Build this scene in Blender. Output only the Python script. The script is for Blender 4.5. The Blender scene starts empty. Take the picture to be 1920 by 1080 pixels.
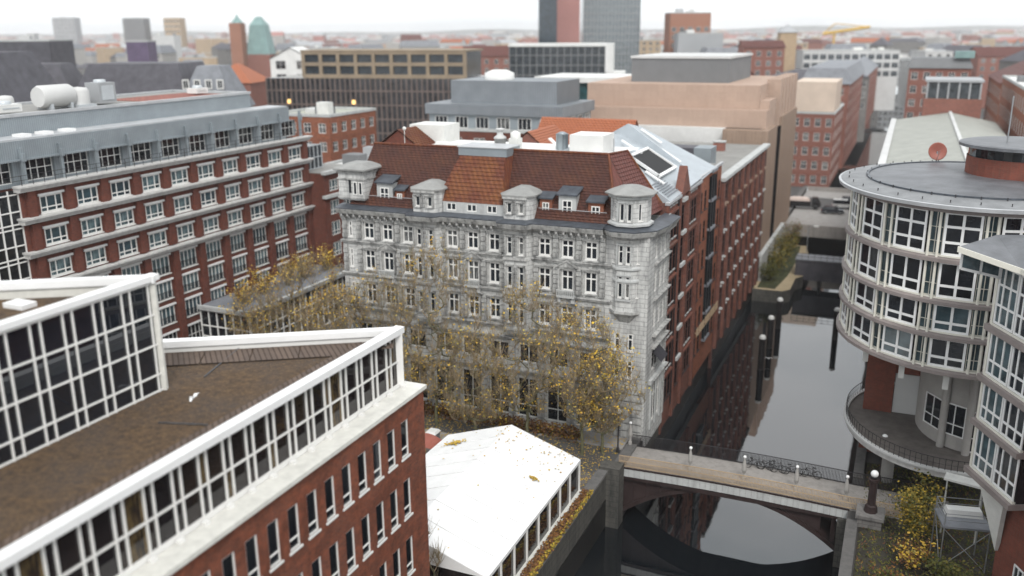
import bpy, math, random
from mathutils import Matrix, Vector
R = math.radians
S = bpy.context.scene
COL = S.collection
rnd = random.Random(7)
H_CAM = 36.0

# ------------------------------------------------------------------ materials
def _new(name):
    m = bpy.data.materials.new(name); m.use_nodes = True
    nt = m.node_tree; b = nt.nodes['Principled BSDF']
    return m, nt, b

def _n(nt, t, **k):
    n = nt.nodes.new(t)
    for a, v in k.items(): setattr(n, a, v)
    return n

def _mix(nt, a, b, fac, blend='MIX'):
    n = _n(nt, 'ShaderNodeMix', data_type='RGBA', blend_type=blend)
    for sock, v in ((n.inputs[6], a), (n.inputs[7], b), (n.inputs[0], fac)):
        if hasattr(v, 'links'): nt.links.new(v, sock)
        elif isinstance(v, (int, float)): sock.default_value = v
        else: sock.default_value = (*v, 1)
    return n.outputs[2]

def _coord(nt, scale=(1, 1, 1)):
    tc = _n(nt, 'ShaderNodeTexCoord'); mp = _n(nt, 'ShaderNodeMapping')
    mp.inputs['Scale'].default_value = scale
    nt.links.new(tc.outputs['Object'], mp.inputs[0])
    return mp.outputs[0]

def _noise(nt, scale, detail=4, vec=None, rough=.6):
    n = _n(nt, 'ShaderNodeTexNoise'); n.inputs['Scale'].default_value = scale
    n.inputs['Detail'].default_value = detail; n.inputs['Roughness'].default_value = rough
    nt.links.new(vec if vec is not None else _coord(nt), n.inputs['Vector'])
    return n.outputs[0]

def _ramp(nt, fac, lo, hi):
    n = _n(nt, 'ShaderNodeMapRange'); n.inputs[1].default_value = lo; n.inputs[2].default_value = hi
    nt.links.new(fac, n.inputs[0]); return n.outputs[0]

def _bump(nt, b, h, strength=.3, dist=.05):
    n = _n(nt, 'ShaderNodeBump'); n.inputs['Strength'].default_value = strength
    n.inputs['Distance'].default_value = dist
    nt.links.new(h, n.inputs['Height']); nt.links.new(n.outputs[0], b.inputs['Normal'])

def _wallvec(nt):
    tc = _n(nt, 'ShaderNodeTexCoord'); sp = _n(nt, 'ShaderNodeSeparateXYZ'); ad = _n(nt, 'ShaderNodeMath')
    cb = _n(nt, 'ShaderNodeCombineXYZ')
    nt.links.new(tc.outputs['Object'], sp.inputs[0])
    nt.links.new(sp.outputs[0], ad.inputs[0]); nt.links.new(sp.outputs[1], ad.inputs[1])
    nt.links.new(ad.outputs[0], cb.inputs[0]); nt.links.new(sp.outputs[2], cb.inputs[1])
    return cb.outputs[0]

def plain(name, col, rough=.7, var=.18, scale=1.5, metal=0., bump=0., spec=.4):
    m, nt, b = _new(name)
    f = _ramp(nt, _noise(nt, scale, 6), .3, .7)
    g = _ramp(nt, _noise(nt, scale*9, 3), .3, .7)
    a = tuple(c*(1-var) for c in col); z = tuple(min(1, c*(1+var)) for c in col)
    c = _mix(nt, a, z, f)
    c = _mix(nt, c, tuple(x*(1-var*.8) for x in col), _mul(nt, g, .4))
    nt.links.new(c, b.inputs['Base Color'])
    b.inputs['Roughness'].default_value = rough; b.inputs['Metallic'].default_value = metal
    b.inputs['Specular IOR Level'].default_value = spec
    if bump: _bump(nt, b, _noise(nt, scale*12, 5), bump, .05)
    return m

def _mul(nt, s, v):
    n = _n(nt, 'ShaderNodeMath', operation='MULTIPLY'); nt.links.new(s, n.inputs[0])
    if hasattr(v, 'links'): nt.links.new(v, n.inputs[1])
    else: n.inputs[1].default_value = v
    return n.outputs[0]

def brick(name, c1, c2, mortar, bw=.28, bh=.085, stain=.35, ms=.012, big=.35):
    m, nt, b = _new(name)
    v = _wallvec(nt)
    t = _n(nt, 'ShaderNodeTexBrick'); nt.links.new(v, t.inputs['Vector'])
    t.inputs['Color1'].default_value = (*c1, 1); t.inputs['Color2'].default_value = (*c2, 1)
    t.inputs['Mortar'].default_value = (*mortar, 1); t.inputs['Scale'].default_value = 1
    t.inputs['Brick Width'].default_value = bw; t.inputs['Row Height'].default_value = bh
    t.inputs['Mortar Size'].default_value = ms; t.inputs['Bias'].default_value = 0.
    f = _ramp(nt, _noise(nt, .35, 7, None, .7), .42, .62)
    c = _mix(nt, t.outputs[0], tuple(x*.42 for x in c1), _mul(nt, f, stain))
    f2 = _ramp(nt, _noise(nt, 1.7, 7, None, .75), .46, .66)
    c = _mix(nt, c, tuple(min(1, x*1.5) for x in c1), _mul(nt, f2, big))
    nt.links.new(c, b.inputs['Base Color']); b.inputs['Roughness'].default_value = .85
    b.inputs['Specular IOR Level'].default_value = .25
    _bump(nt, b, t.outputs[1], -.35, .02)
    return m

def streaked(name, col, dark, course=(1.1, .4), rough=.8, amt=.55, joints=.5):
    m, nt, b = _new(name)
    v = _wallvec(nt)
    t = _n(nt, 'ShaderNodeTexBrick'); nt.links.new(v, t.inputs['Vector'])
    t.inputs['Color1'].default_value = (*col, 1); t.inputs['Color2'].default_value = (*[c*.92 for c in col], 1)
    t.inputs['Mortar'].default_value = (*[a*(1-joints)+d*joints for a, d in zip(col, dark)], 1)
    t.inputs['Scale'].default_value = 1
    t.inputs['Brick Width'].default_value = course[0]; t.inputs['Row Height'].default_value = course[1]
    t.inputs['Mortar Size'].default_value = .035; t.inputs['Mortar Smooth'].default_value = .4
    st = _ramp(nt, _noise(nt, 1., 6, _coord(nt, (1.6, 1.6, .22))), .46, .72)
    sp = _ramp(nt, _noise(nt, 2.3, 8), .5, .78)
    c = _mix(nt, t.outputs[0], dark, _mul(nt, st, amt))
    c = _mix(nt, c, tuple(d*.8 for d in dark), _mul(nt, sp, amt*.8))
    nt.links.new(c, b.inputs['Base Color']); b.inputs['Roughness'].default_value = rough
    b.inputs['Specular IOR Level'].default_value = .2
    _bump(nt, b, t.outputs[1], -.6, .04)
    return m

def tiles(name, c1, c2, moss, amt=.5, bias=.55):
    m, nt, b = _new(name)
    f = _ramp(nt, _noise(nt, 1.3, 6), .3, .7)
    c = _mix(nt, c1, c2, f)
    g = _ramp(nt, _noise(nt, .45, 7, None, .7), bias-.1, bias+.18)
    c = _mix(nt, c, moss, _mul(nt, g, amt))
    s = _ramp(nt, _noise(nt, 9, 3), .4, .6)
    c = _mix(nt, c, tuple(x*.55 for x in c1), _mul(nt, s, .45))
    w = _n(nt, 'ShaderNodeTexWave', wave_type='BANDS', bands_direction='DIAGONAL')
    w.inputs['Scale'].default_value = 1.25
    nt.links.new(_coord(nt, (1, 1, 0)), w.inputs['Vector'])
    c = _mix(nt, c, tuple(x*.5 for x in c1), _mul(nt, w.outputs[1], .4))
    nt.links.new(c, b.inputs['Base Color']); b.inputs['Roughness'].default_value = .65
    b.inputs['Specular IOR Level'].default_value = .3
    _bump(nt, b, w.outputs[1], .5, .06)
    return m

def glass(name, c1, c2, rough=.06, spec=.6, ior=1.5, curtain=None, cut=.7):
    m, nt, b = _new(name)
    oi = _n(nt, 'ShaderNodeObjectInfo')
    c = _mix(nt, c1, c2, oi.outputs['Random'])
    if curtain:
        wh = _n(nt, 'ShaderNodeTexWhiteNoise', noise_dimensions='1D')
        nt.links.new(oi.outputs['Random'], wh.inputs['W'])
        gt = _n(nt, 'ShaderNodeMath', operation='GREATER_THAN'); gt.inputs[1].default_value = cut
        nt.links.new(wh.outputs[0], gt.inputs[0])
        fold = _ramp(nt, _noise(nt, 3.5, 2, _coord(nt, (3, 3, .25))), .42, .58)
        c = _mix(nt, c, curtain, _mul(nt, _mul(nt, gt.outputs[0], fold), .85))
    f = _ramp(nt, _noise(nt, .8, 4), .35, .7)
    c = _mix(nt, c, tuple(x*.4 for x in c1), f)
    nt.links.new(c, b.inputs['Base Color'])
    b.inputs['Roughness'].default_value = rough; b.inputs['IOR'].default_value = ior
    b.inputs['Specular IOR Level'].default_value = spec
    return m

def corrugated(name, col, dirn='X', scale=2., rough=.5, metal=.3, var=.12):
    m, nt, b = _new(name)
    w = _n(nt, 'ShaderNodeTexWave', wave_type='BANDS', bands_direction=dirn)
    w.inputs['Scale'].default_value = scale
    nt.links.new(_coord(nt), w.inputs['Vector'])
    f = _ramp(nt, _noise(nt, .5, 6), .3, .7)
    c = _mix(nt, tuple(x*(1-var) for x in col), tuple(min(1, x*(1+var)) for x in col), f)
    pw = _n(nt, 'ShaderNodeMath', operation='POWER'); nt.links.new(w.outputs[1], pw.inputs[0]); pw.inputs[1].default_value = 5
    c = _mix(nt, c, tuple(x*.6 for x in col), _mul(nt, pw.outputs[0], .7))
    nt.links.new(c, b.inputs['Base Color']); b.inputs['Roughness'].default_value = rough
    b.inputs['Metallic'].default_value = metal
    _bump(nt, b, pw.outputs[0], .4, .05)
    return m

def leafmat(name, cols):
    m, nt, b = _new(name)
    g = _n(nt, 'ShaderNodeNewGeometry')
    r = _n(nt, 'ShaderNodeValToRGB')
    e = r.color_ramp.elements
    while len(e) < len(cols): e.new(.5)
    for i, c in enumerate(cols):
        e[i].position = i/(len(cols)-1); e[i].color = (*c, 1)
    nt.links.new(g.outputs['Random Per Island'], r.inputs[0])
    nt.links.new(r.outputs[0], b.inputs['Base Color']); b.inputs['Roughness'].default_value = .7
    b.inputs['Specular IOR Level'].default_value = .2
    return m

M = {}
M['brick_red'] = brick('brick_red', (.215, .066, .034), (.12, .036, .023), (.14, .085, .065), .30, .10, stain=.6, ms=.014, big=.6)
M['brick_hotel'] = brick('brick_hotel', (.165, .047, .030), (.11, .032, .025), (.11, .065, .05), stain=.4, big=.35)
M['brick_canal'] = brick('brick_canal', (.20, .074, .05), (.13, .048, .037), (.15, .10, .085), stain=.65, big=.5)
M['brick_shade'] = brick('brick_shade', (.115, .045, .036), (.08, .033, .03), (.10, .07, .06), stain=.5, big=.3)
M['brick_orange'] = brick('brick_orange', (.33, .115, .06), (.23, .075, .044), (.13, .08, .06), stain=.4)
M['brick_far'] = brick('brick_far', (.27, .10, .075), (.21, .08, .065), (.2, .13, .1), stain=.2)
M['brick_curved'] = brick('brick_curved', (.20, .055, .036), (.15, .042, .03), (.14, .08, .06), stain=.25)
M['ashlar'] = streaked('ashlar', (.60, .60, .58), (.09, .09, .095), course=(1.5, .42), amt=.62, joints=.5)
M['stone_trim'] = streaked('stone_trim', (.48, .478, .46), (.035, .035, .038), course=(6, 3), amt=.8, joints=.2)
M['stone_pale'] = streaked('stone_pale', (.50, .51, .50), (.22, .22, .22), course=(4, 2), amt=.4, joints=.2)
M['stone_grey'] = streaked('stone_grey', (.21, .20, .19), (.06, .06, .06), course=(.9, .45), amt=.5)
M['stone_beige'] = streaked('stone_beige', (.46, .335, .265), (.36, .255, .2), course=(2.4, 1.3), amt=.35, joints=.35)
M['stone_brown'] = streaked('stone_brown', (.33, .24, .18), (.2, .14, .11), course=(.5, 30), amt=.5, joints=.5)
M['quay_stone'] = streaked('quay_stone', (.10, .095, .085), (.025, .028, .028), course=(1.1, .5), amt=.7)
M['wet_wall'] = streaked('wet_wall', (.022, .021, .02), (.008, .009, .009), course=(1.1, .5), rough=.5, amt=.6)
M['sand_stone'] = streaked('sand_stone', (.42, .34, .22), (.26, .2, .13), course=(1.4, 1.4), amt=.4)
M['bridge_tan'] = streaked('bridge_tan', (.32, .30, .28), (.16, .15, .14), course=(2.2, 5), amt=.5, joints=.35)
M['white'] = plain('white_paint', (.80, .80, .79), .45, .06, 1.)
M['offwhite'] = plain('offwhite', (.66, .66, .63), .6, .12, 1.2)
M['frame_white'] = plain('frame_white', (.78, .77, .74), .4, .05, 1.)
M['cream_frame'] = plain('cream_frame', (.70, .68, .60), .45, .08, 1.)
M['grey_frame'] = plain('grey_frame', (.50, .53, .55), .4, .08, 1., .2)
M['beige_pipe'] = plain('beige_pipe', (.50, .43, .31), .5, .12, 1.)
M['ledge'] = plain('ledge_stone', (.66, .65, .60), .7, .15, 2.)
M['zinc'] = corrugated('zinc', (.30, .34, .365), 'Y', 1.4, .45, .35)
M['zinc_dark'] = plain('zinc_dark', (.075, .085, .10), .4, .4, 1.6, .2)
M['zinc_pale'] = plain('zinc_pale', (.46, .47, .48), .5, .14, .8, .2)
M['zinc_roof'] = corrugated('zinc_roof', (.44, .48, .51), 'Y', .9, .5, .2)
M['lead_cap'] = plain('lead_cap', (.27, .27, .26), .6, .18, 1.2)
M['cornice_stone'] = streaked('cornice_stone', (.58, .57, .55), (.28, .27, .27), course=(8, 3), amt=.5, joints=.2)
M['felt'] = plain('roof_felt', (.13, .135, .145), .45, .35, .6, 0, .1, .4)
M['felt_grey'] = plain('felt_grey', (.24, .235, .22), .75, .2, .4, 0, .1)
M['flat_white'] = plain('flat_roof_white', (.70, .70, .68), .7, .12, .4)
M['roof_green'] = plain('roof_green', (.36, .37, .31), .75, .14, .3)
def gravel_mat():
    m, nt, b = _new('roof_gravel')
    big = _ramp(nt, _noise(nt, .33, 6), .42, .62); mid = _ramp(nt, _noise(nt, 2.6, 8, None, .8), .42, .6); fine = _ramp(nt, _noise(nt, 7, 4, None, .85), .47, .62)
    c = _mix(nt, (.055, .040, .031), (.135, .088, .052), mid)
    c = _mix(nt, c, (.075, .060, .052), _mul(nt, big, .8))
    c = _mix(nt, c, (.26, .17, .09), _mul(nt, fine, .42))
    nt.links.new(c, b.inputs['Base Color']); b.inputs['Roughness'].default_value = .95; b.inputs['Specular IOR Level'].default_value = .15
    _bump(nt, b, fine, .6, .05)
    return m
M['gravel'] = gravel_mat()
M['tile_dark'] = tiles('tile_dark', (.066, .027, .021), (.10, .037, .026), (.19, .075, .03), .5, .55)
M['tile_rust'] = tiles('tile_rust', (.115, .034, .02), (.175, .05, .024), (.27, .11, .03), .75, .52)
M['tile_orange'] = tiles('tile_orange', (.38, .125, .06), (.45, .155, .075), (.30, .12, .07), .3, .6)
M['tile_red'] = tiles('tile_red', (.12, .042, .034), (.16, .052, .04), (.20, .07, .05), .3, .6)
M['paver'] = brick('roof_paver', (.13, .095, .075), (.10, .075, .062), (.045, .03, .022), .35, .3, .4, .05, .2)
M['slate'] = plain('slate', (.075, .072, .085), .6, .35, .6)
M['slate_grey'] = plain('slate_grey', (.20, .21, .23), .6, .25, .6)
M['window_glass'] = glass('window_glass', (.016, .022, .03), (.035, .045, .055), .06, .6, 1.5, (.42, .42, .40), .8)
M['hotel_glass'] = glass('hotel_glass', (.03, .055, .07), (.09, .16, .19), .06, .7, 1.5, (.34, .46, .48), .35)
M['dark_glass'] = glass('dark_glass', (.010, .012, .016), (.022, .026, .032), .04, .6)
M['canal_glass'] = glass('canal_glass', (.006, .006, .008), (.014, .014, .018), .7, .02)
M['stair_glass'] = glass('stair_glass', (.012, .022, .026), (.02, .03, .035), .25, .25)
M['clear_dark'] = glass('clerestory_glass', (.012, .010, .013), (.032, .022, .018), .03, .5, 1.5, (.22, .15, .06), .88)
M['mirror_glass'] = glass('mirror_glass', (.012, .014, .02), (.018, .022, .03), .01, .5, 1.65)
M['teal_glass'] = glass('teal_glass', (.02, .09, .10), (.05, .16, .17), .08, .6)
M['blue_glass'] = glass('blue_glass', (.05, .085, .10), (.10, .15, .17), .06, .7, 1.5)
M['far_glass'] = glass('far_glass', (.035, .045, .055), (.07, .08, .09), .15, .5)
M['tower_glass'] = glass('tower_glass', (.20, .24, .26), (.26, .30, .32), .12, .6)
M['water'] = None
M['bark'] = plain('bark', (.12, .115, .062), .9, .4, 3., 0, .4)
M['twig'] = leafmat('twig', [(.19, .15, .09), (.27, .20, .13), (.20, .175, .095), (.31, .225, .155)])
M['leaf'] = leafmat('autumn_leaf', [(.62, .38, .04), (.50, .30, .05), (.68, .47, .06), (.36, .20, .06), (.44, .38, .10), (.60, .36, .06)])
M['leaf_green'] = leafmat('green_leaf', [(.07, .09, .02), (.13, .12, .03), (.045, .06, .018), (.20, .17, .04)])
M['leaf_yellow'] = leafmat('yellow_leaf', [(.34, .24, .03), (.42, .28, .04), (.22, .17, .03), (.14, .12, .03)])
M['leaf_brown'] = leafmat('brown_leaf', [(.12, .055, .03), (.20, .09, .03), (.07, .04, .03), (.30, .16, .03)])
M['asphalt'] = plain('asphalt', (.075, .072, .07), .85, .25, .3, 0, .2)
M['cobble'] = plain('cobble', (.13, .115, .105), .9, .3, 1.2, 0, .5)
M['pave'] = plain('pavement', (.30, .285, .27), .85, .18, .8, 0, .1)
M['earth'] = plain('dark_earth', (.045, .04, .03), .95, .45, .7, 0, .5)
M['steel_dark'] = plain('steel_dark', (.035, .032, .035), .5, .25, 2., .3)
M['steel_brown'] = plain('steel_brown', (.036, .022, .021), .6, .35, 1., .1)
M['steel_grey'] = plain('steel_grey', (.30, .31, .32), .45, .15, 2., .5)
M['black_rubber'] = plain('rubber', (.02, .02, .021), .8, .1, 3.)
M['black_wood'] = plain('black_timber', (.022, .02, .02), .5, .4, 1.2, 0, .3)
M['canvas'] = plain('tent_canvas', (.80, .80, .79), .6, .10, .35)
M['canvas_seam'] = plain('canvas_seam', (.72, .72, .71), .7, .2, 1.)
M['band_taupe'] = plain('band_taupe', (.25, .215, .205), .6, .2, .8)
M['red_paint'] = plain('red_paint', (.45, .02, .02), .4, .1, 1.)
M['rust_red'] = plain('rust_red', (.28, .09, .065), .5, .15, 1.)
M['car_dark'] = plain('car_dark', (.025, .03, .04), .25, .1, 1., .2, 0, .6)
M['car_black'] = plain('car_black', (.012, .012, .014), .25, .1, 1., .2, 0, .6)
M['car_white'] = plain('car_white', (.7, .7, .69), .3, .05, 1.)
M['tarp'] = plain('tarp', (.55, .45, .40), .7, .15, 1.5)
M['copper'] = plain('copper_green', (.20, .31, .30), .6, .2, .3)
M['tan'] = plain('tan_stone', (.42, .31, .20), .8, .15, .3)
M['rose'] = plain('rose_cladding', (.36, .17, .15), .7, .12, .1)
M['brownclad'] = plain('brown_cladding', (.30, .14, .09), .7, .12, .1)
M['grey_clad'] = plain('grey_cladding', (.34, .35, .36), .7, .1, .1)
M['grey_dark'] = plain('grey_dark_cladding', (.17, .175, .18), .7, .12, .3)
M['pale_clad'] = plain('pale_cladding', (.55, .55, .54), .7, .1, .2)
M['yellow'] = plain('crane_yellow', (.6, .36, .03), .5, .1, 1.)
M['plaster'] = plain('grey_plaster', (.36, .345, .325), .85, .12, .8)
M['gull_white'] = plain('gull_white', (.8, .8, .8), .7, .04, 8.)
M['lamp_globe'] = plain('lamp_globe', (.85, .85, .84), .25, .02, 4.)
M['interior'] = plain('interior_wood', (.30, .18, .05), .6, .2, 1.)

def water_mat():
    m, nt, b = _new('water')
    b.inputs['Base Color'].default_value = (.006, .008, .010, 1)
    b.inputs['Roughness'].default_value = .02; b.inputs['IOR'].default_value = 2.15
    b.inputs['Specular IOR Level'].default_value = .5
    n1 = _noise(nt, .5, 3, _coord(nt, (1, .6, 1)))
    _bump(nt, b, n1, .012, .3)
    return m
M['water'] = water_mat()

# ------------------------------------------------------------------ mesh helpers
class MB:
    def __init__(s): s.v = []; s.f = []; s.m = []; s.sm = []; s.T = Matrix()
    def add(s, pts, faces, m=0, smooth=False):
        o = len(s.v); T = s.T
        s.v += [T @ Vector(p) for p in pts]
        for f in faces:
            s.f.append([o+i for i in f]); s.m.append(m); s.sm.append(smooth)
    def quad(s, a, b, c, d, m=0): s.add([a, b, c, d], [(0, 1, 2, 3)], m)
    def poly(s, pts, m=0): s.add(pts, [tuple(range(len(pts)))], m)
    def box(s, x0, x1, y0, y1, z0, z1, m=0):
        p = [(x0, y0, z0), (x1, y0, z0), (x1, y1, z0), (x0, y1, z0), (x0, y0, z1), (x1, y0, z1), (x1, y1, z1), (x0, y1, z1)]
        s.add(p, [(0, 3, 2, 1), (4, 5, 6, 7), (0, 1, 5, 4), (1, 2, 6, 5), (2, 3, 7, 6), (3, 0, 4, 7)], m)
    def prism(s, pts, z0, z1, m=0, mt=None, smooth=False):          # plan polygon (ccw), extruded up
        n = len(pts)
        zb = z0 if isinstance(z0, (list, tuple)) else [z0]*n
        zt = z1 if isinstance(z1, (list, tuple)) else [z1]*n
        s.add([(x, y, z) for (x, y), z in zip(pts, zb)]+[(x, y, z) for (x, y), z in zip(pts, zt)],
              [(i, (i+1) % n, n+(i+1) % n, n+i) for i in range(n)], m, smooth)
        s.poly([(x, y, z) for (x, y), z in zip(pts, zt)], m if mt is None else mt)
        s.poly([(x, y, z) for (x, y), z in zip(pts, zb)][::-1], m)
    def loft(s, rings, m=0, smooth=False, cap=True):
        n = len(rings[0]); pts = [p for r in rings for p in r]; fs = []
        for k in range(len(rings)-1):
            for i in range(n):
                j = (i+1) % n; fs.append((k*n+i, k*n+j, (k+1)*n+j, (k+1)*n+i))
        s.add(pts, fs, m, smooth)
        if cap:
            s.poly(rings[-1], m); s.poly(rings[0][::-1], m)
    def tube(s, pts, rad, n=6, m=0, smooth=True, cap=True):
        rings = []
        pts = [Vector(p) for p in pts]
        if not isinstance(rad, (list, tuple)): rad = [rad]*len(pts)
        for i, p in enumerate(pts):
            d = (pts[min(i+1, len(pts)-1)]-pts[max(i-1, 0)]).normalized()
            a = d.cross(Vector((0, 0, 1)) if abs(d.z) < .9 else Vector((1, 0, 0))).normalized(); b = d.cross(a)
            rings.append([p+(a*math.cos(t)+b*math.sin(t))*rad[i] for t in [2*math.pi*k/n for k in range(n)]])
        s.loft([[tuple(q) for q in r][::-1] for r in rings], m, smooth, cap)
    def lathe(s, c, prof, n=16, m=0, smooth=True, sx=1, sy=1):
        s.loft([[(c[0]+r*sx*math.cos(2*math.pi*k/n), c[1]+r*sy*math.sin(2*math.pi*k/n), c[2]+z) for k in range(n)] for r, z in prof], m, smooth)
    def ball(s, c, r, n=10, m=0):
        s.lathe(c, [(max(.001, r*math.cos(a)), r*math.sin(a)) for a in [math.pi*(k/6-.5) for k in range(7)]], n, m)
    def facade(s, L, z0, z1, ops, depth=.25, m=0, mr=None, back=None):
        """wall in local x (0..L), outward -y, with recessed openings (x0,x1,z0,z1)"""
        mr = m if mr is None else mr
        us = sorted({0, L, *[round(v, 4) for o in ops for v in o[:2]]}); zs = sorted({z0, z1, *[round(v, 4) for o in ops for v in o[2:4]]})
        us = [u for u in us if 0 <= u <= L]; zs = [z for z in zs if z0 <= z <= z1]
        for a, b in zip(us, us[1:]):
            run = None
            for c, d in zip(zs, zs[1:]):
                cu, cz = (a+b)/2, (c+d)/2
                hole = any(o[0] < cu < o[1] and o[2] < cz < o[3] for o in ops)
                if hole:
                    if run is not None: s.quad((a, 0, run), (b, 0, run), (b, 0, c), (a, 0, c), m); run = None
                elif run is None: run = c
            if run is not None: s.quad((a, 0, run), (b, 0, run), (b, 0, z1), (a, 0, z1), m)
        D = depth
        for x0, x1, a, b in [o[:4] for o in ops]:
            s.quad((x0, 0, a), (x0, D, a), (x0, D, b), (x0, 0, b), mr); s.quad((x1, D, a), (x1, 0, a), (x1, 0, b), (x1, D, b), mr)
            s.quad((x0, 0, a), (x1, 0, a), (x1, D, a), (x0, D, a), mr); s.quad((x0, D, b), (x1, D, b), (x1, 0, b), (x0, 0, b), mr)
            s.quad((x0, D+.03, a), (x1, D+.03, a), (x1, D+.03, b), (x0, D+.03, b), mr)
    def mesh(s, name, mats, inv=None):
        me = bpy.data.meshes.new(name)
        vs = [inv @ v for v in s.v] if inv is not None else s.v
        me.from_pydata([tuple(v) for v in vs], [], s.f)
        for k in mats: me.materials.append(M[k])
        me.polygons.foreach_set('material_index', s.m)
        me.polygons.foreach_set('use_smooth', s.sm)
        me.update()
        return me

def wallT(x, y, deg, z=0): return Matrix.Translation((x, y, z)) @ Matrix.Rotation(R(deg), 4, 'Z')

def thing(name, label, cat, loc, rz=0, group=None):
    o = bpy.data.objects.new(name, None); COL.objects.link(o)
    o.empty_display_size = .5
    o.location = loc; o.rotation_euler = (0, 0, R(rz)); o['label'] = label; o['category'] = cat
    if group: o['group'] = group
    return o

def world(o):
    w = o.matrix_basis.copy(); p = o.parent
    while p: w = p.matrix_basis @ w; p = p.parent
    return w

def part(name, mb, mats, parent, label=None):
    """mb holds WORLD coordinates; becomes one mesh under parent"""
    if isinstance(mats, str): mats = [mats]
    o = bpy.data.objects.new(name, mb.mesh(name, mats, world(parent).inverted())); COL.objects.link(o); o.parent = parent
    if label: o['label'] = label
    return o

def single(name, mb, mats, label, cat, loc=None, group=None, kind=None):
    if isinstance(mats, str): mats = [mats]
    c = Vector(loc) if loc is not None else Vector((sum(v.x for v in mb.v)/len(mb.v), sum(v.y for v in mb.v)/len(mb.v), min(v.z for v in mb.v)))
    o = bpy.data.objects.new(name, mb.mesh(name, mats, Matrix.Translation(-c))); o.location = c; COL.objects.link(o)
    if label: o['label'] = label
    if cat: o['category'] = cat
    if group: o['group'] = group
    if kind: o['kind'] = kind
    return o

def structure(name, mb, mats):
    return single(name, mb, mats, None, None, (0, 0, 0), None, 'structure')

def dup(root, loc, rz=None, label=None, group=None):
    r = root.copy(); COL.objects.link(r); r.location = loc
    if rz is not None: r.rotation_euler = (0, 0, R(rz))
    if label: r['label'] = label
    if group: r['group'] = group
    def rec(a, b):
        for ch in a.children:
            c = ch.copy(); COL.objects.link(c); c.parent = b; rec(ch, c)
    rec(root, r)
    return r

_wc = {}
def win(parent, T, u, z, w, h, vb=(.5,), hb=(.68,), fm='frame_white', gm='window_glass', fw=.09, bw=.07, y=.14, sill=None, name='window'):
    """window = frame mesh with a pane child; u,z = lower left corner on the wall T"""
    key = (round(w, 3), round(h, 3), tuple(vb), tuple(hb), fm, gm, fw, bw, sill, name)
    if key not in _wc:
        f = MB(); t = .07
        f.box(0, fw, -t, 0, 0, h); f.box(w-fw, w, -t, 0, 0, h)
        f.box(fw, w-fw, -t, 0, 0, fw); f.box(fw, w-fw, -t, 0, h-fw, h)
        for k in vb: f.box(k*w-bw/2, k*w+bw/2, -t+.003, 0, fw, h-fw)
        for k in hb: f.box(fw, w-fw, -t+.006, 0, k*h-bw/2, k*h+bw/2)
        if sill: f.box(-.08, w+.08, -y-sill, -.002, -.10, .0)
        g = MB(); g.quad((fw*.5, -.012, fw*.5), (w-fw*.5, -.012, fw*.5), (w-fw*.5, -.012, h-fw*.5), (fw*.5, -.012, h-fw*.5))
        _wc[key] = (f.mesh(name, [fm]), g.mesh('pane', [gm]))
    fme, gme = _wc[key]
    o = bpy.data.objects.new(name, fme); COL.objects.link(o); o.parent = parent
    o.matrix_basis = world(parent).inverted() @ T @ Matrix.Translation((u, y, z))
    p = bpy.data.objects.new('pane', gme); COL.objects.link(p); p.parent = o
    return o

_sc = {}
def shared(name, key, build, mats, parent, T):
    """a part whose mesh is shared between many places"""
    if key not in _sc:
        mb = MB(); build(mb); _sc[key] = mb.mesh(name, mats if isinstance(mats, list) else [mats])
    o = bpy.data.objects.new(name, _sc[key]); COL.objects.link(o); o.parent = parent
    o.matrix_basis = world(parent).inverted() @ T
    return o

def tile_slope(mb, a, b, c, d, n, m=0, step=.065):
    """a,b lower edge; d,c upper edge; n overlapping courses"""
    a, b, c, d = map(Vector, (a, b, c, d)); nrm = (b-a).cross(d-a).normalized()
    for i in range(n):
        t0, t1 = i/n, (i+1)/n
        l0, r0 = a.lerp(d, t0)+nrm*step, b.lerp(c, t0)+nrm*step
        l1, r1 = a.lerp(d, t1), b.lerp(c, t1)
        mb.quad(l0, r0, r1, l1, m)
        mb.quad(l0-nrm*step, r0-nrm*step, r0, l0, m)

def grid_bars(mb, L, z0, z1, us, zs, t=.07, d=.1, m=0):
    for i, u in enumerate(us): mb.box(u-t/2, u+t/2, -d, 0, z0, z1, m)
    for z in zs: mb.box(0, L, -d+.004, -.004, z-t/2, z+t/2, m)

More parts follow.
